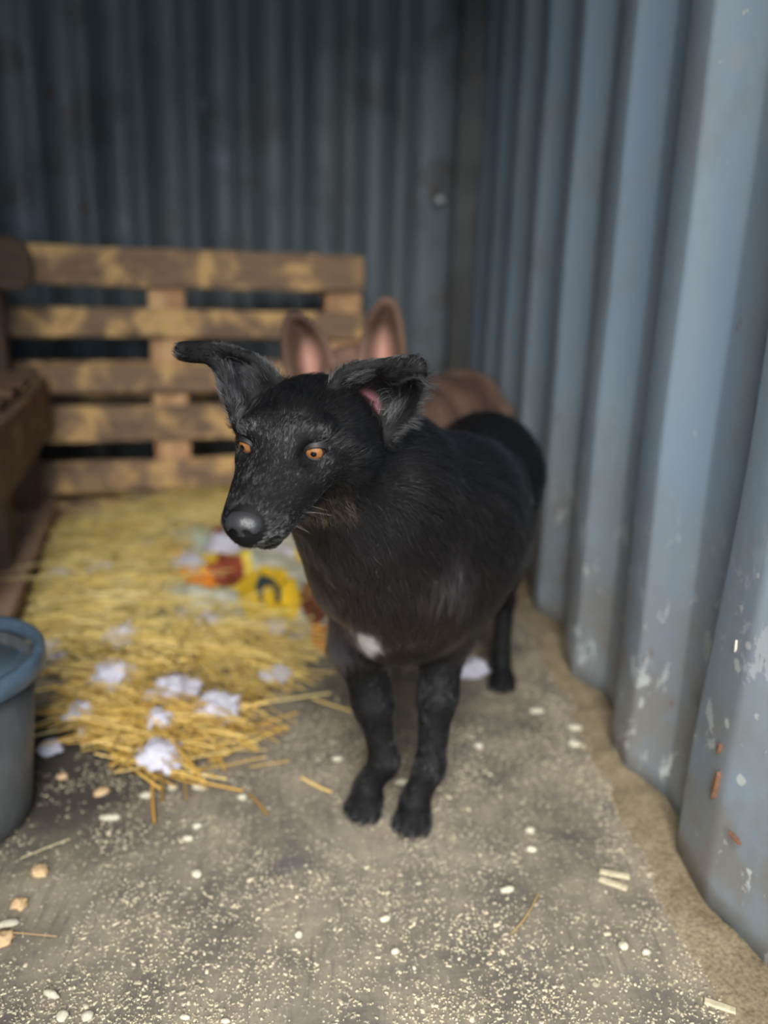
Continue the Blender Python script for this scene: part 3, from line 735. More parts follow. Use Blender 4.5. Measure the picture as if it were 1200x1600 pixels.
# whiskers
pts_w = []
for sx in (-1, 1):
    for i in range(9):
        a = w(.016*sx+random.uniform(-.003, .003), .095+random.uniform(-.02, .025), -.022+random.uniform(-.008, .006)); L = random.uniform(.025, .05)
        d1 = wd(sx*.8, random.uniform(-.7, -.1), random.uniform(-.7, .1)); pts_w.append([a, a+d1*L*.5, a+d1*L+np.array([0, 0, -.006])])
hcw = bpy.data.hair_curves.new('whisker'); hcw.add_curves([3]*len(pts_w)); hcw.attributes['position'].data.foreach_set('vector', np.array(pts_w, np.float32).ravel())
ra = hcw.attributes.get('radius') or hcw.attributes.new('radius', 'FLOAT', 'POINT'); ra.data.foreach_set('value', np.tile([1.3e-4, 1e-4, .3e-4], len(pts_w)).astype(np.float32))
ca = hcw.attributes.new('col', 'FLOAT_COLOR', 'CURVE'); ca.data.foreach_set('color', np.tile([.4, .38, .35, 1], len(pts_w)).astype(np.float32)); hcw.materials.append(M['black_hair'])
ow = bpy.data.objects.new('whiskers', hcw); COL.objects.link(ow); ow.parent = dog; ow.matrix_parent_inverse = dog.matrix_world.inverted(); ow['kind'] = 'stuff'
# claws
m_claw = plain('claw', (.06, .055, .05), .35)
for pa, dv in ((p1, (-.30, -.95)), (p2, (-.42, -.9))):
    d = np.array([dv[0], dv[1], 0.0]); d /= np.linalg.norm(d); l = np.array([-d[1], d[0], 0])
    for tx, ty in ((-.0185, .025), (-.0068, .034), (.0068, .034), (.0185, .025)):
        base = pa+l*tx+d*ty+np.array([0, 0, -.008]); bm = bmesh.new()
        bmesh.ops.create_cone(bm, segments=8, radius1=.0026, radius2=.0006, depth=.010)
        mt = Vector(tuple(d*.8+np.array([0, 0, -.6]))).to_track_quat('Z', 'Y').to_matrix()
        for v in bm.verts: v.co = mt@v.co+Vector(tuple(base))
        link('claw', bm_mesh('claw', bm), m_claw, dog)

# ------------------------------------------------------------------ the brown dog behind
O2, B2 = head_frame(at(542, 597, 1.44), (-.10, -.96, -.20))
s = SDF((-.20, 1.22, -.01), (.50, 2.15, .72), .005)
w_ = build_head(s, O2, B2, 1.05)
s.cone((.13, 1.68, .385), (.19, 1.78, .39), .115, .112, .05); s.cone((.19, 1.78, .385), (.26, 1.95, .40), .110, .095, .05)
s.ell((.275, 1.97, .415), (.093, .095, .085), None, .04); s.ell((.09, 1.60, .37), (.10, .10, .125), None, .05)
s.chain([(O2+B2[1]*-.03, .055), ((.03, 1.56, .46), .08), ((.10, 1.63, .42), .10)], .035)
for (sh, el, wr_, pa) in (((.03, 1.60, .33), (.02, 1.62, .24), (.015, 1.585, .09), (.015, 1.56, .02)), ((.165, 1.56, .33), (.19, 1.54, .24), (.205, 1.49, .09), (.205, 1.465, .02))):
    s.chain([(sh, .06), (el, .036), (wr_, .02)], .02); s.chain([(wr_, .02), (pa, .02)], .01); paw(np.array(pa), (-.1, -1), 1.0, s)
for off in (0, -.13):
    o = np.array([off, off*-.3, 0])
    hip = np.array([.335, 1.97, .38])+o; kn = np.array([.325, 1.87, .26])+o; hk = np.array([.34, 2.02, .15])+o; pw = np.array([.335, 1.97, .02])+o
    s.chain([(hip, .066), (kn, .045), (hk, .02), (pw, .019)], .02); paw(pw, (-.1, -1), .95, s)
s.chain([((.30, 2.05, .42), .026), ((.31, 2.10, .34), .02), ((.31, 2.11, .22), .012)], .02)
s.sheet(grid([[(452, 592, 1.44), (485, 600, 1.50), (522, 580, 1.46)], [(444, 545, 1.44), (478, 555, 1.49), (516, 550, 1.46)], [(445, 505, 1.44), (472, 510, 1.47), (500, 520, 1.45)], [(453, 492, 1.44), (464, 492, 1.445), (478, 498, 1.44)]]), .0065, n=22)
s.sheet(grid([[(562, 580, 1.46), (600, 592, 1.50), (632, 580, 1.44)], [(566, 540, 1.46), (600, 545, 1.49), (630, 545, 1.44)], [(576, 500, 1.45), (602, 498, 1.47), (626, 505, 1.44)], [(594, 472, 1.44), (606, 468, 1.445), (618, 476, 1.44)]]), .0065, n=22)
V, Q = s.mesh(2); VN = vnormals(V, Q)
pinks = [(at(485, 560, 1.48), .045), (at(600, 548, 1.48), .050), (at(487, 580, 1.47), .03), (at(603, 570, 1.47), .03)]
def brown_col(P, Nn):
    c = np.tile(np.array([.105, .062, .045]), (len(P), 1)); n_ = noise3(P, 14, 2)[:, :1]; c = c*(1+.6*n_); n2 = np.clip(noise3(P, 22, 5)[:, :1]*1.6-.35, 0, 1)*np.clip((P[:, 1:2]-1.6)*6, 0, 1); c = c*(1-n2*.5)+np.array([.28, .20, .15])*n2*.5
    t = np.clip((P[:, 1]-1.75)/.2, 0, 1)[:, None]*np.clip((.48-P[:, 2])/.1, 0, 1)[:, None]; c = c*(1-t)+np.array([.16, .10, .07])*t
    rim = np.clip(1-np.linalg.norm(P-w_(0, 0, .05), axis=1)/.07, 0, 1)[:, None]; c = c*(1-rim)+np.array([.20, .12, .09])*rim
    for q, r in pinks:
        a = np.clip(1.2-1.45*np.linalg.norm((P-q)*np.array([1.5, .6, .8]), axis=1)/r, 0, 1)[:, None]; c = c*(1-a)+np.array([.46, .25, .20])*a
    return c
bd = empty('brown_dog', (.15, 1.75, 0)); tag(bd, 'chocolate brown dog with tall pink-lined pricked ears, standing behind the black dog', 'dog')
link('body', np_mesh('body', V, Q, brown_col(V, VN)), attr_material('brown_skin', .7, .2), bd)
fl2 = gauss_flow([(w_(0, .1, 0), -B2[1], .1), (w_(0, 0, .05), -B2[1], .1), (at(480, 540, 1.45), (0, 0, 1), .05), (at(600, 530, 1.45), (0, 0, 1), .05), ((.1, 1.6, .4), (.1, .2, -1), .1), ((.2, 1.8, .5), (.35, .9, 0), .15), ((.3, 1.95, .45), (.3, .8, -.5), .1), ((.2, 1.6, .1), (0, 0, -1), .2)], .1)
def w2_(P, Nn):
    q = np.ones(len(P))
    for a, r in pinks: q = q*np.clip(np.linalg.norm(P-a, axis=1)/r-.2, 0.02, 1)
    return q
make_fur('coat', bd, hair_material('brown_hair', .4, .5), V, Q, VN, 32000, w2_, lambda P, Nn: np.where(P[:, 1] > 1.55, .02, .008), lambda P, Nn, r: brown_col(P, Nn)*r.uniform(.7, 1.8, (len(P), 1)), fl2, radius=2.2e-4, lift=.3, seg=4, seed=9)
del s.f
for sx in (-1, 1):
    bm = sphere('eye', .0125, None, 16); c = w_(.0315*sx, .0545, .0135)
    for v in bm.verts: v.co = v.co+Vector(tuple(c))
    link('eye', bm_mesh('eye', bm), m_ball, bd)
bm = sphere('nose', .014, None, 16)
for v in bm.verts: v.co = v.co+Vector(tuple(w_(0, .145, -.010)))
link('nose', bm_mesh('nose', bm), plain('brown_nose', (.10, .05, .04), .4), bd)

# ------------------------------------------------------------------ upright pallet
pA = np.array([-.95, 2.33]); pB = np.array([.02, 2.58]); pang = math.atan2(pB[1]-pA[1], pB[0]-pA[0])
ux = np.array([math.cos(pang), math.sin(pang)]); un = np.array([-ux[1], ux[0]])   # un points away from the camera
plen = 1.20; right_end = pB+ux*.010
pal = empty('wooden_pallet', (*(right_end-ux*plen/2), 0), pang)
tag(pal, 'weathered wooden pallet standing upright on its long edge against the back wall', 'pallet')
def place(me, name, material, parent, x, y, z, rot=(0, 0, 0), smooth=False):
    o = bpy.data.objects.new(name, me); COL.objects.link(o)
    if not me.materials: me.materials.append(material)
    o.parent = parent; o.location = (x, y, z); o.rotation_euler = rot; return o
slats = [(.676, .782, 0), (.533, .614, -.002), (.372, .451, 0), (.229, .335, .001), (.074, .171, -.002), (.002, .050, 0)]
for i, (z0, z1, dz) in enumerate(slats):
    place(board_mesh(plen, .022, z1-z0, seed=i+1, jit=.003, bev=.004), 'slat', M['pallet'], pal, 0, .011+dz, (z0+z1)/2, (0, 0, 0))
for i, (xc, wd_) in enumerate(((-.54, .11), (0.008, .105), (.540, .115))):
    place(board_mesh(.775, .022, wd_, seed=20+i, jit=.002), 'stringer_board', M['pallet_post'], pal, xc, .034, .3895, (0, math.pi/2, 0))
    for zc, h in ((.70, .14), (.40, .14), (.072, .14)):
        place(board_mesh(wd_-.01, .072, h, seg=2, seed=30+i, bev=.004), 'block', M['pallet_post'], pal, xc, .0815, zc)
for i, (zc, h) in enumerate(((.730, .10), (.395, .12), (.055, .10))):
    place(board_mesh(plen, .022, h, seed=40+i), 'bottom_slat', M['pallet'], pal, 0, .129, zc)
nail_me = None
for i, (z0, z1, dz) in enumerate(slats[:5]):
    for xc in (-.54, .008, .54):
        for dx in (-.028, .026):
            if nail_me is None:
                bm = bmesh.new(); bmesh.ops.create_cone(bm, cap_ends=True, segments=10, radius1=.0045, radius2=.004, depth=.004); nail_me = bm_mesh('nail', bm)
            place(nail_me, 'nail', plain('nail_steel', (.12, .09, .07), .6) if not nail_me.materials else None, pal, xc+dx, -.001+dz, (z0+z1)/2+random.uniform(-.02, .02), (math.pi/2, 0, 0))

# ------------------------------------------------------------------ pallet bench on the left
bA = np.array([-.835, 2.26]); bB = np.array([-.600, 1.30]); bd_ = bB-bA; bl = np.linalg.norm(bd_); bang = math.atan2(bd_[1], bd_[0])
# local: x along the bench from far to near, y = towards the aisle (right side of +x is aisle?) 
mid = (bA+bB)/2; bn = empty('pallet_bench', (mid[0], mid[1], 0), bang)
tag(bn, 'low brown wooden pallet bench running along the left side, with straw at its foot', 'bench')
M_ = M['bench']
# local +y direction in world:
ly = np.array([-math.sin(bang), math.cos(bang)]); sgn = 1 if ly[0] > 0 else -1     # sgn*y faces the aisle
def bp(me, name, mtl, x, y, z, rot=(0, 0, 0)): return place(me, name, mtl, bn, x, sgn*y, z, rot)
bp(board_mesh(bl, .024, .142, seed=51, jit=.004), 'fascia_board', M_, 0, -.012, .361)
for i in range(6):
    x = -bl/2+.06+i*(bl-.12)/5
    bp(board_mesh(.80, .022, .115, seed=60+i, jit=.003), 'seat_board', M_, x, -.425, .443, (math.pi/2, 0, math.pi/2))
for i, x in enumerate((-bl/2+.07, 0.05, bl/2-.07)):
    bp(board_mesh(.10, .10, .20, seg=2, seed=70+i, bev=.005), 'block', M['bench_dark'], x, -.09, .190)
    bp(board_mesh(.10, .10, .20, seg=2, seed=80+i, bev=.005), 'block', M['bench_dark'], x, -.70, .190)
bp(board_mesh(bl+.10, .13, .030, seed=90, jit=.004), 'lower_board', M['bench_pink'], .05, -.07, .074)
bp(board_mesh(bl+.10, .05, .058, seed=92, jit=.004), 'bearer', M['bench_dark'], .05, -.035, .0295)
bp(board_mesh(bl+.10, .13, .030, seed=91, jit=.004), 'lower_board', M['bench_pink'], .05, -.70, .074)
bp(board_mesh(bl+.10, .05, .058, seed=93, jit=.004), 'bearer', M['bench_dark'], .05, -.70, .0295)
# backrest: dark post and rounded board rising from the far end of the bench
bp(board_mesh(.50, .05, .06, seed=95), 'back_post', M['bench_dark'], -bl/2+.05, -.115, .60, (0, math.pi/2, 0))
bm = bmesh.new(); L_, h_ = .62, .125; prof = [(-L_, -h_/2), (-.03, -h_/2), (-.008, -h_/2+.02), (0, -h_/2+.05), (-.004, h_/2-.04), (-.02, h_/2-.012), (-.05, h_/2), (-L_, h_/2)]
fr = [bm.verts.new((x, -.012, z)) for x, z in prof]; bk = [bm.verts.new((x, .012, z)) for x, z in prof]; bm.faces.new(fr); bm.faces.new(bk[::-1])
for i in range(len(prof)): j = (i+1) % len(prof); bm.faces.new((fr[j], fr[i], bk[i], bk[j]))
bmesh.ops.recalc_face_normals(bm, faces=bm.faces)
pe = at(52, 413, 2.13); rb = bpy.data.objects.new('back_board', bm_mesh('back_board', bm)); COL.objects.link(rb); rb.data.materials.append(M['bench_dark'])
bpy.context.view_layer.update(); rb.parent = bn; rb.matrix_parent_inverse = bn.matrix_world.inverted(); rb.location = pe; rb.rotation_euler = (0, .02, 0)

# ------------------------------------------------------------------ straw bedding
poly = [on_z(*p)[:2] for p in [(95, 840), (230, 800), (420, 775), (560, 800), (600, 870), (500, 985), (470, 1040), (415, 1130), (330, 1190), (250, 1235), (160, 1185), (95, 1150), (112, 1085), (62, 1030), (70, 930)]]
poly = np.array(poly)
def inside(x, y):
    r = False; n = len(poly)
    for i in range(n):
        x1, y1 = poly[i]; x2, y2 = poly[(i+1) % n]
        if (y1 > y) != (y2 > y) and x < (x2-x1)*(y-y1)/(y2-y1)+x1: r = not r
    return r
def edge_dist(x, y):
    p = np.array([x, y]); a = poly; b = np.roll(poly, -1, 0); ab = b-a
    t = np.clip(((p-a)*ab).sum(1)/(ab*ab).sum(1), 0, 1); return np.min(np.linalg.norm(a+ab*t[:, None]-p, axis=1))
def mound(x, y):
    if not inside(x, y): return 0.0
    d = edge_dist(x, y); k = min(1, d/.13)
    near = max(0, min(1, (1.42-y)/.25)); bare = max(0, fbm(x*1.0+5, y, 7)+.05)
    return k*k*(3-2*k)*(.040+.028*fbm(x, y, 6)*2)*(1-.75*near*min(1, bare*3))
x0, x1, y0, y1 = -1.0, .25, .95, 2.62; nx, ny = 110, 150; V = []; C = []; Q = []
for j in range(ny):
    for i in range(nx):
        x = x0+(x1-x0)*i/(nx-1); y = y0+(y1-y0)*j/(ny-1); h = mound(x, y)
        V.append((x, y, (h-.004)+.004*fbm(x, y, 40) if h > 0 else -.010)); q = .5+fbm(x, y, 25)*1.2
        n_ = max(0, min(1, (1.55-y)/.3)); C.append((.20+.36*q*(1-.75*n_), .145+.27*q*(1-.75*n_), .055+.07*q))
keep = []
for j in range(ny-1):
    for i in range(nx-1):
        q = (j*nx+i, j*nx+i+1, (j+1)*nx+i+1, (j+1)*nx+i)
        if any(V[k][2] > -.008 for k in q): keep.append(q)
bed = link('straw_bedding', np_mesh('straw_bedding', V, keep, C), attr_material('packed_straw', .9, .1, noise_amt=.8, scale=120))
tag(bed, 'heap of yellow straw bedding in front of the upright pallet', 'straw', kind='stuff')
def straw_mesh(items):
    """items: (centre, dir, length, width, bend, colour) -> joined thin three-sided stalks"""
    V = []; Q = []; C = []
    for c, d, L, wdt, bnd, col in items:
        c = np.array(c); d = np.array(d)/np.linalg.norm(d); sd_ = np.cross(d, [0, 0, 1.0]); sd_ /= np.linalg.norm(sd_)+1e-9; up = np.cross(sd_, d)
        n0 = len(V); K = 4
        for k in range(K):
            t = k/(K-1)-.5; p = c+d*L*t+(up*bnd[0]+sd_*bnd[1])*(.25-t*t)*L
            for (a, b2) in ((-.5, 0), (.5, 0), (0, .55)): V.append(p+sd_*a*wdt+up*b2*wdt); C.append(col)
        for k in range(K-1):
            for e in range(3):
                f2 = (e+1) % 3; Q.append((n0+k*3+e, n0+k*3+f2, n0+(k+1)*3+f2, n0+(k+1)*3+e))
    return np_mesh('straw', V, Q, C)
M['straw'] = attr_material('straw_stalk', .5, .4)
items = []
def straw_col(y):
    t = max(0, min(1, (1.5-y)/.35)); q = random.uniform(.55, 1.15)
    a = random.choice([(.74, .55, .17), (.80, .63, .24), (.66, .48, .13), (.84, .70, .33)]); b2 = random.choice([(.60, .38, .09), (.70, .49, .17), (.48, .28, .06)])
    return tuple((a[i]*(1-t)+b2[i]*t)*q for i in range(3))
n_try = 0
corn = np.array([on_z(250, 985, .03)[:2], on_z(525, 1005, .03)[:2], on_z(520, 838, .03)[:2], on_z(262, 838, .03)[:2]])   # blanket corners: near-left, near-right, far-right, far-left
def in_rug(x, y, m=.0):
    r = True
    for i in range(4):
        a, b2 = corn[i], corn[(i+1) % 4]; e = b2-a; r = r and (e[0]*(y-a[1])-e[1]*(x-a[0]))/np.linalg.norm(e) > m
    return r
while len(items) < 7500 and n_try < 60000:
    n_try += 1; x = random.uniform(-.98, .24); y = random.uniform(.95, 2.55)
    h = mound(x, y)
    if h <= 0.002 and random.random() > .012*(1 if inside(x, y) else (.6 if y < 1.5 and x < 0 else 0)): continue
    if y < 1.55 and random.random() < .30+2.2*max(0, fbm(x+5, y, 6)): continue
    if in_rug(x, y, .0): continue
    ang = random.gauss(0.15 if y > 1.45 else -.55, .65); L = random.uniform(.05, .17) if random.random() < .8 else random.uniform(.15, .26)
    dx, dy = math.cos(ang), math.sin(ang); hz = random.gauss(0, .10)
    lift_ = abs(hz)*L/2
    items.append(((x, y, h+random.uniform(.001, .014)+lift_), (dx, dy, hz), L, random.uniform(.0022, .0045), (random.gauss(0, .12), random.gauss(0, .15)), straw_col(y)))
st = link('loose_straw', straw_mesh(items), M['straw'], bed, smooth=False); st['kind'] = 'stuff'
# single stalks lying clear of the heap
singles = [((505, 1028), (640-505, 8), .20, (.62, .50, .24), 'long pale straw stalk pointing right at the edge of the bedding'),
           ((385, 1085), (80, -35), .10, (.55, .44, .2), 'short straw stalk crossing bare floor, upper right of the heap'), ((460, 1095), (80, -12), .13, (.55, .45, .2), "pale straw stalk left of the black dog's forelegs"), ((240, 1255), (4, 90), .10, (.55, .30, .06), 'orange straw stalk bending down in front of the bedding'),
           ((195, 1195), (100, 75), .20, (.62, .40, .10), 'slanting orange straw stalk at the front left of the heap'), ((390, 1165), (95, -45), .15, (.6, .38, .1), "straw stalk sloping up to the right at the heap's corner"), ((330, 1170), (110, -12), .15, (.62, .45, .15), 'nearly level straw stalk right of the front tuft'), ((290, 1235), (6, 50), .06, (.5, .28, .06), 'stubby straw stalk poking forward beside the drooping orange one'),
           ((95, 1145), (90, -20), .12, (.5, .42, .2), 'thin straw stalk on the dark floor right of the bucket'), ((72, 1330), (100, -40), .06, (.42, .36, .22), 'short pale straw beside the foot of the bucket'),
           ((820, 1432), (40, -60), .075, (.36, .25, .10), 'thin curved brown straw on the bare floor at the lower right'), ((55, 1465), (70, 6), .05, (.3, .2, .1), 'thin dark straw at the left edge of the floor'),
           ((450, 1010), (110, 10), .16, (.62, .5, .22), "straw stalk pointing from the heap towards the blanket's near corner"), ((250, 1010), (150, 20), .2, (.66, .5, .2), 'long straw stalk lying level across the middle of the heap'), ((300, 1030), (150, 30), .22, (.68, .52, .2), 'longest straw stalk, crossing above the wide stuffing clump')]
for (px, py), (dx, dy), L, col, lab in singles:
    h = .004; a = on_z(px, py, h); b2 = on_z(px+dx*.3, py+dy*.3, h); dd = b2-a; h = mound(a[0], a[1]); a = a+np.array([0, 0, h+.004])
    o = link('straw_stalk', straw_mesh([(a, dd, L, .0048 if L > .08 else .0022, (.06, .18 if lab and 'curved' in lab else .05), col)]), M['straw'], smooth=False)
    tag(o, lab or 'yellow straw stalk lying loose on the near side of the bedding', 'straw', None if lab else 'loose straw stalks')
for (px, py, z, L, dv, lab) in ((20, 905, .092, .16, (1, .15, .02), 'level straw stalk on the lower board of the left bench'), (38, 895, .092, .12, (.5, -1, .02), 'straw stalk pointing to the camera on the bench board'), (75, 880, .092, .14, (1, .4, .05), 'straw stalk leaning off the bench board on to the heap')):
    a = on_z(px, py, z+.004); o = link('straw_stalk', straw_mesh([(a, dv, L, .004, (.05, .1), (.55, .44, .2))]), M['straw'], smooth=False)
    tag(o, lab, 'straw', 'straw on the bench board')

# ------------------------------------------------------------------ patterned rug half buried in the straw
def rug_col(u, v):
    """printed pattern, u 0..1 left-right, v 0..1 near-far, in the plan of the cloth"""
    c = np.array([.50, .50, .40])
    def el(cx, cy, rx, ry, col, rin=0.0, a=0.0):
        nonlocal c
        x, y = u-cx, v-cy; x, y = x*math.cos(a)+y*math.sin(a), -x*math.sin(a)+y*math.cos(a); r = (x/rx)**2+(y/ry)**2
        if rin <= r < 1: c = np.array(col)
    Y_, O_, R_m, T_, D_ = (.78, .50, .03), (.85, .26, .03), (.27, .065, .035), (.45, .52, .42), (.05, .07, .08)
    for k in range(9): el(.08+.13*k, .62+.3*math.sin(k*2.1), .07, .07, T_ if k % 2 else (.55, .52, .30))
    el(.50, .92, .24, .10, R_m); el(.70, .75, .10, .08, (.62, .60, .66)); el(.35, .75, .12, .08, T_); el(.88, .72, .12, .12, Y_)
    for k in range(10):
        a = k*.628; el(.36+.13*math.cos(a), .50+.17*math.sin(a), .045, .07, (.80, .60, .10))
    el(.36, .48, .115, .16, R_m); el(.28, .46, .06, .1, (.35, .09, .05)); el(.07, .52, .08, .15, O_); el(.14, .44, .07, .08, O_); el(.23, .35, .085, .15, O_); el(.27, .60, .045, .07, Y_)
    for k in range(11):
        a = k*.571; el(.62+.125*math.cos(a), .28+.20*math.sin(a), .055, .085, Y_)
    el(.62, .28, .13, .20, Y_); el(.62, .30, .075, .125, D_); el(.62, .23, .035, .09, Y_)
    el(.88, .30, .085, .13, (.20, .075, .04)); el(.93, .55, .07, .06, D_); el(.91, .06, .055, .12, O_); el(.99, .12, .06, .1, R_m); el(.80, .10, .07, .07, (.55, .52, .50))
    return c
nx, ny = 130, 130; V = []; C = []; Q = []
for j in range(ny):
    for i in range(nx):
        u, v = i/(nx-1), j/(ny-1); p = (1-u)*(1-v)*corn[0]+u*(1-v)*corn[1]+u*v*corn[2]+(1-u)*v*corn[3]
        e = min(u, 1-u, v, 1-v); wob = .03*fbm(u*1.5, v*1.5, 3)*1.5; p = p+np.array([wob, -wob])*min(1, (.5-abs(v-.5)+.1))
        z = max(mound(p[0], p[1]), .006)+.004+.030*max(0, .35+fbm(p[0], p[1], 9)*1.6)*min(1, e*7)+.004*math.sin(u*30+v*9)*min(1, e*6)
        V.append((p[0], p[1], z)); C.append(rug_col(u, v))
for j in range(ny-1):
    for i in range(nx-1): Q.append((j*nx+i, j*nx+i+1, (j+1)*nx+i+1, (j+1)*nx+i))
rug = link('fleece_blanket', np_mesh('fleece_blanket', V, Q, C), attr_material('printed_fleece', .9, .1, noise_amt=.35, scale=300))
so = rug.modifiers.new('thickness', 'SOLIDIFY'); so.thickness = .003
tag(rug, 'crumpled fleece blanket printed with yellow and maroon flowers, lying on the straw', 'blanket')
items = []
for _ in range(320):
    u, v = random.random(), random.random()
    if (u > .04 and .10 < v < .88) and random.random() < .93: continue
    p = (1-u)*(1-v)*corn[0]+u*(1-v)*corn[1]+u*v*corn[2]+(1-u)*v*corn[3]
    items.append(((p[0], p[1], mound(p[0], p[1])+.035), (math.cos(a := random.gauss(.1, .6)), math.sin(a), random.gauss(0, .05)), random.uniform(.06, .14), .003, (random.gauss(0, .1), random.gauss(0, .1)), straw_col(p[1])))
o = link('straw_over_rug', straw_mesh(items), M['straw'], bed, smooth=False); o['kind'] = 'stuff'

# ------------------------------------------------------------------ white stuffing tufts
m_fluff, nt, b = mat('white_stuffing'); b.inputs['Base Color'].default_value = (.50, .49, .57, 1); b.inputs['Roughness'].default_value = 1; b.inputs['Specular IOR Level'].default_value = .05
b.inputs['Subsurface Weight'].default_value = .4; b.inputs['Subsurface Radius'].default_value = (.02, .02, .02); bump(nt, b, noise_n(nt, coords(nt), 160, 6, .7), .8, .004)
G_ = 'white stuffing tufts scattered on the straw'
tufts = [(253, 1184, 62, 'white stuffing tuft nearest the camera, at the front edge of the straw'), (176, 1060, 60, 'rounded white stuffing tuft right of the bucket rim'), (195, 998, 46, 'small round white tuft beyond the big tuft near the bucket'),
         (76, 1018, 44, 'white tuft just above the bucket, by the bench foot'), (272, 1082, 58, 'lumpy white tuft in the middle of the near straw'), (338, 1110, 66, 'wide greyish stuffing clump at the near right of the straw'),
         (425, 1056, 44, 'white tuft lying alone on bare floor right of the straw'), (163, 903, 48, 'white tuft on the far straw left of the orange leaves'), (198, 918, 36, 'short white tuft touching the right end of the far-left tuft'), (100, 902, 42, 'faint white tuft on the far straw close to the bench board'), (292, 876, 50, 'flat white tuft just beyond the printed blanket'),
         (350, 856, 60, 'white tuft under the black dog\'s nose'), (232, 852, 32, 'small far white tuft beyond the orange leaf print'), (330, 978, 48, 'white tuft at the near edge of the printed blanket'), (428, 978, 40, 'white tuft between blanket and the black dog'), (78, 1166, 32, 'small white tuft beside the bucket wall'),
         (128, 1116, 48, 'flat pale tuft in the shade right of the bucket wall'), (216, 786, 36, 'white tuft at the foot of the upright pallet'), (292, 950, 28, 'little white tuft touching the orange corner of the blanket'), (250, 1118, 44, 'pale tuft between the middle tuft and the front edge tuft'), (742, 1046, 48, 'white tuft on the floor between the black dog\'s legs'), (300, 1065, 30, 'small tuft behind the wide greyish stuffing clump'), (135, 1140, 26, 'tiny white tuft just below the flat shaded one near the bucket'), (238, 1090, 26, 'tiny tuft touching the left of the lumpy middle tuft')]
for i, (px, py, wpx, lab) in enumerate(tufts):
    a = on_z(px, py, .02); a = on_z(px, py, mound(a[0], a[1])+.012); h0 = mound(a[0], a[1]); dist = np.linalg.norm(a-CAMP); r = wpx/FPX*dist/2*.95
    bm = bmesh.new(); bmesh.ops.create_icosphere(bm, subdivisions=4, radius=1.0)
    for v in bm.verts:
        q = v.co.copy(); n1 = noise.fractal(q*1.3+Vector((i*5.1, 0, 0)), 1.0, 2.0, 4); n2 = noise.noise(q*5+Vector((0, i*3.3, 0)))
        v.co = q*(1+.55*n1+.18*n2); v.co.z = max(v.co.z*.62, -.35)
        v.co = Vector((a[0], a[1], h0+.004+r*.34))+v.co*r
    o = link('stuffing_tuft', bm_mesh('stuffing_tuft', bm), m_fluff)
    tag(o, lab or 'small white stuffing tuft among the straw stalks', 'stuffing', G_)

# ------------------------------------------------------------------ wood chips and pellets on the floor
m_chip = attr_material('pale_wood_chip', .8, .2, noise_amt=.4, scale=200)
chips = [(97, 1213, 15, 13, 0, 'round pale chip nearest the straw, left of the tan one'), (158, 1237, 24, 18, 40, 'tan wood chip at the left, between two white ones'), (172, 1277, 32, 13, 5, 'long white chip in front of the straw heap'), (229, 1242, 19, 14, 20, 'white chip beside the drooping orange straw'),
         (270, 1230, 13, 9, 0, 'small pale chip just left of the lower chip by the straw tip'), (321, 1209, 22, 12, 20, 'upper of two pale chips right of the straw tip'), (311, 1229, 24, 12, -5, 'lower of two pale chips right of the straw tip'), (378, 1245, 15, 12, 0, 'single pale chip left of the black dog\'s front paw'),
         (308, 1291, 14, 10, 30, 'upper small chip of the pair below the straw tip'), (293, 1310, 16, 12, 0, 'lower small chip of the pair below the straw tip'), (527, 1185, 18, 11, 10, 'pale chip left of the black dog\'s forelegs'), (630, 1222, 26, 12, 0, 'pale chip between the black dog\'s front paws'), (602, 1435, 17, 11, 20, 'white chip on the open floor in front of the paws'),
         (617, 1486, 12, 12, 0, 'tiny white chip below the one in front of the paws'), (467, 1460, 12, 15, 60, 'upright oval chip left of centre on the open floor'), (80, 1553, 26, 13, -20, 'white chip at the bottom left of the floor'), (13, 1443, 30, 15, 10, 'white chip at the left edge under the bucket'),
         (289, 1588, 15, 9, 0, 'left one of two small chips cut by the bottom edge'), (352, 1594, 13, 9, 0, 'right one of two small chips cut by the bottom edge'), (137, 1587, 16, 20, 60, 'right one of two bulky chips at the bottom left'), (97, 1587, 16, 22, 70, 'left one of two bulky chips at the bottom left'), (793, 1390, 22, 12, 10, 'pale chip right of the paws, near the curved brown straw'), (307, 1365, 14, 18, 60, 'lone tilted chip on the floor below the straw pair of chips'), (974, 1477, 15, 17, 30, 'upper of two round pale chips at the lower right'),
         (1010, 1487, 12, 10, 0, 'lower of two round pale chips at the lower right'), (828, 1297, 14, 13, 0, 'upper of two round chips right of the front paws'), (830, 1327, 16, 11, 0, 'lower of two round chips right of the front paws'), (839, 1110, 24, 11, 5, 'pale chip beyond the hind paw near the wall'), (898, 1136, 24, 13, -10, 'upper of two large pale chips beside the right wall'), (898, 1161, 22, 16, -20, 'lower of two large pale chips beside the right wall'), (748, 1165, 14, 10, 0, "small chip just right of the black dog's foreleg"), (700, 1140, 14, 9, 0, "small chip half hidden behind the black dog's foreleg")]
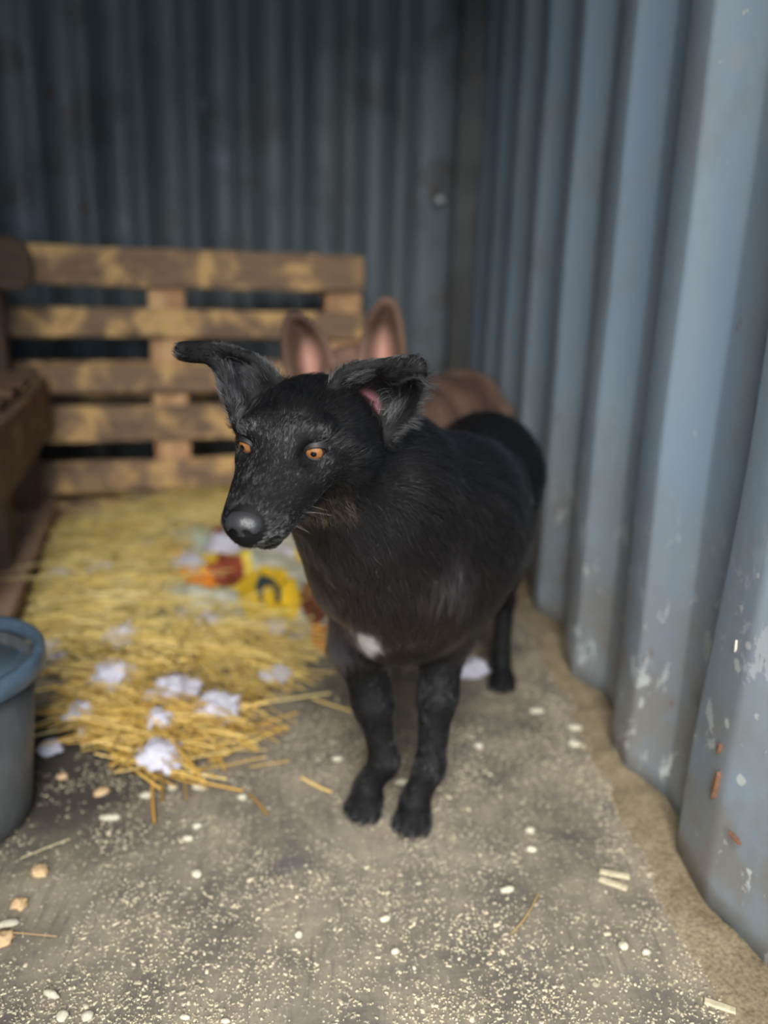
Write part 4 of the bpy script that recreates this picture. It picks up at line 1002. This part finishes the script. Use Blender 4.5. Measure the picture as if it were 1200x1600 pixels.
for i, (px, py, wp, hp, ang, lab) in enumerate(chips):
    a = on_z(px, py, .003); dist = np.linalg.norm(a-CAMP); sn = (CAMH/dist); L = wp/FPX*dist/2; Wd = max(hp/FPX*dist/2/sn*.55, .0028)
    bm = bmesh.new(); bmesh.ops.create_icosphere(bm, subdivisions=2, radius=1.0); an = math.radians(ang+random.uniform(-8, 8))
    for v in bm.verts:
        q = v.co.copy(); k = 1+.28*noise.noise(q*1.6+Vector((i*4.7, 1, 2))); p = Vector((q.x*L*k, q.y*Wd*k, max(q.z, -.7)*min(Wd, .0042)*k))
        v.co = Vector((p.x*math.cos(an)-p.y*math.sin(an)+a[0], p.x*math.sin(an)+p.y*math.cos(an)+a[1], p.z+min(Wd, .0042)*.7))
    me = bm_mesh('wood_chip', bm); at_ = me.color_attributes.new('col', 'FLOAT_COLOR', 'POINT')
    cc = (.55, .38, .22) if lab and 'tan' in lab else (.50, .465, .365)
    at_.data.foreach_set('color', list((*cc, 1))*len(me.vertices)); o = link('wood_chip', me, m_chip)
    tag(o, lab or 'small pale wood chip lying on the dusty plywood', 'wood chip', 'pale wood chips on the floor')
for i, (px, py, dx, dy, L, lab) in enumerate([(960, 1368, 40, 8, .036, 'upper pale sliver of the pair by the right wall'), (958, 1378, 40, 14, .034, 'lower yellowish sliver of the pair by the right wall'), (1125, 1570, 36, 12, .030, 'flat pale sliver at the bottom right corner')]):
    a = on_z(px, py, .004); b2 = on_z(px+dx, py+dy, .004); dd = b2-a; bang2 = math.atan2(dd[1], dd[0])
    me = board_mesh(L, .008, .003, seg=3, jit=.0015, bev=.0006, seed=i+100); at_ = me.color_attributes.new('col', 'FLOAT_COLOR', 'POINT'); at_.data.foreach_set('color', [.50, .45, .31, 1]*len(me.vertices))
    o = link('wood_sliver', me, m_chip, smooth=False); o.location = (a[0], a[1], .0022+.003*(i == 0)); o.rotation_euler = (0, 0, bang2); tag(o, lab, 'wood sliver')
# crumbs of orange-brown bark left of centre
for i, (px, py, r, lab) in enumerate([(62, 1362, .010, 'crumbled tan bark bit right of the bucket foot'), (30, 1412, .009, 'orange bark bit at the left edge of the floor'), (6, 1468, .011, 'orange-brown bark bit cut by the left edge')]):
    a = on_z(px, py, .003); bm = bmesh.new(); bmesh.ops.create_icosphere(bm, subdivisions=3, radius=1.0)
    for v in bm.verts:
        q = v.co.copy(); k = 1+.6*noise.noise(q*2.2+Vector((i*4.7, 5, 2))); v.co = Vector((a[0]+q.x*r*k, a[1]+q.y*r*k, .003+max(q.z, -.3)*.006*k))
    me = bm_mesh('bark_bit', bm); at_ = me.color_attributes.new('col', 'FLOAT_COLOR', 'POINT'); at_.data.foreach_set('color', [.58, .40, .22, 1]*len(me.vertices)); tag(link('bark_bit', me, m_chip), lab, 'bark bit')

# sawdust flakes, tens of thousands
rr = np.random.default_rng(21); V = []; C = []; nfl = 0; n = 90000
# denser near the camera (smaller there in world units)
Y_ = .42+1.75*rr.random(n)**1.9; X_ = -.62+1.02*rr.random(n)
ok = np.ones(n, bool); dens = np.zeros(n)
for i in range(n):
    d = .5+1.7*fbm(X_[i], Y_[i], 5, 4)+1.0*fbm(X_[i]+9, Y_[i], 18, 3)
    if X_[i] > .33+.01*Y_[i]: d += .35
    if Y_[i] < .68: d += .22
    if X_[i] < -.30 and Y_[i] < 1.0: d -= .25
    if mound(X_[i], Y_[i]) > .004: d = -1
    dens[i] = d
ok = rr.random(n) < np.clip(dens*1.1-.12, 0.02, 1); X_, Y_ = X_[ok], Y_[ok]; n = len(X_)
L = rr.lognormal(math.log(.00098), .48, n); Wf = L*rr.uniform(.3, .7, n); A = rr.uniform(0, math.pi*2, n); H_ = rr.uniform(.0003, .0012, n)
cx, sx_ = np.cos(A), np.sin(A); base = np.stack([X_, Y_, np.full(n, .0)], 1)
shape = [(-1, -1, 0), (1, -.8, 0), (1.1, .9, 0), (-.9, 1, 0)]
VV = np.zeros((n, 8, 3))
for k, (a, b2, _) in enumerate(shape):
    lx_, ly_ = a*L, b2*Wf; px_, py_ = lx_*cx-ly_*sx_, lx_*sx_+ly_*cx
    VV[:, k] = base+np.stack([px_, py_, np.zeros(n)], 1); VV[:, k+4] = base+np.stack([px_*.85, py_*.85, H_*(1+.5*(k % 2))], 1)
fq = np.array([(4, 5, 6, 7), (0, 1, 5, 4), (1, 2, 6, 5), (2, 3, 7, 6), (3, 0, 4, 7)])
Qf = (np.arange(n)[:, None, None]*8+fq[None]).reshape(-1, 4)
cf = np.array([.45, .395, .285])[None]*rr.uniform(.45, 1.25, (n, 1))
o = link('sawdust', np_mesh('sawdust', VV.reshape(-1, 3), Qf, np.repeat(cf, 8, 0)), attr_material('sawdust_flake', .9, .1), smooth=False)
tag(o, 'pale sawdust flakes strewn over the plywood floor', 'sawdust', kind='stuff')

# ------------------------------------------------------------------ bucket
bk = empty('bucket', (-.525, .935, 0)); tag(bk, 'grey plastic bucket with a blue-grey rim at the left edge of the picture', 'bucket')
def lathe(name, prof, mtl, parent, seg=64, sq=0.0):
    V = []; Q = []; n = len(prof)
    for j in range(seg):
        a = 2*math.pi*j/seg; f = 1+sq*(abs(math.cos(2*a))**2*-1+.5)
        for r, z in prof: V.append((parent.location[0]+r*f*math.cos(a), parent.location[1]+r*f*math.sin(a), z))
    for j in range(seg):
        for i in range(n-1): Q.append((j*n+i, ((j+1) % seg)*n+i, ((j+1) % seg)*n+i+1, j*n+i+1))
    return link(name, np_mesh(name, V, Q), mtl, parent)
m_bk, nt, b = mat('grey_bucket_plastic'); c = ramp(nt, noise_n(nt, coords(nt, scale=(6, 6, 2)), 6, 7, .7), [(.35, (.040, .043, .047)), (.60, (.065, .068, .072)), (.74, (.20, .21, .21))])
nt.links.new(c, b.inputs['Base Color']); b.inputs['Roughness'].default_value = .42
m_rim = plain('blue_grey_rim', (.055, .085, .12), .38, .5, .25, 40)
lathe('body', [(0.001, .004), (.095, .004), (.101, .008), (.104, .03), (.124, .222), (.1215, .222), (.100, .03), (.096, .012), (0.001, .010)], m_bk, bk)
lathe('rim', [(.1225, .226), (.122, .238), (.125, .2415), (.133, .242), (.1365, .238), (.1365, .216), (.134, .214), (.1325, .216), (.1325, .225), (.1225, .226)], m_rim, bk)
m_w, nt, b = mat('bucket_water'); b.inputs['Base Color'].default_value = (.10, .15, .20, 1); b.inputs['Roughness'].default_value = .06; b.inputs['IOR'].default_value = 1.33
bump(nt, b, noise_n(nt, coords(nt), 25, 3), .2, .004)
lathe('water', [(0.001, .205), (.1212, .205), (.1205, .19)], m_w, bk)
for a in (0.9, 0.9+math.pi):   # handle lugs
    bm = bmesh.new(); bmesh.ops.create_cone(bm, cap_ends=True, segments=14, radius1=.012, radius2=.010, depth=.010)
    mt = Vector((math.cos(a), math.sin(a), 0)).to_track_quat('Z', 'Y').to_matrix()
    for v in bm.verts: v.co = mt@v.co+Vector((bk.location[0]+.1235*math.cos(a), bk.location[1]+.1235*math.sin(a), .196))
    link('handle_lug', bm_mesh('handle_lug', bm), m_rim, bk)
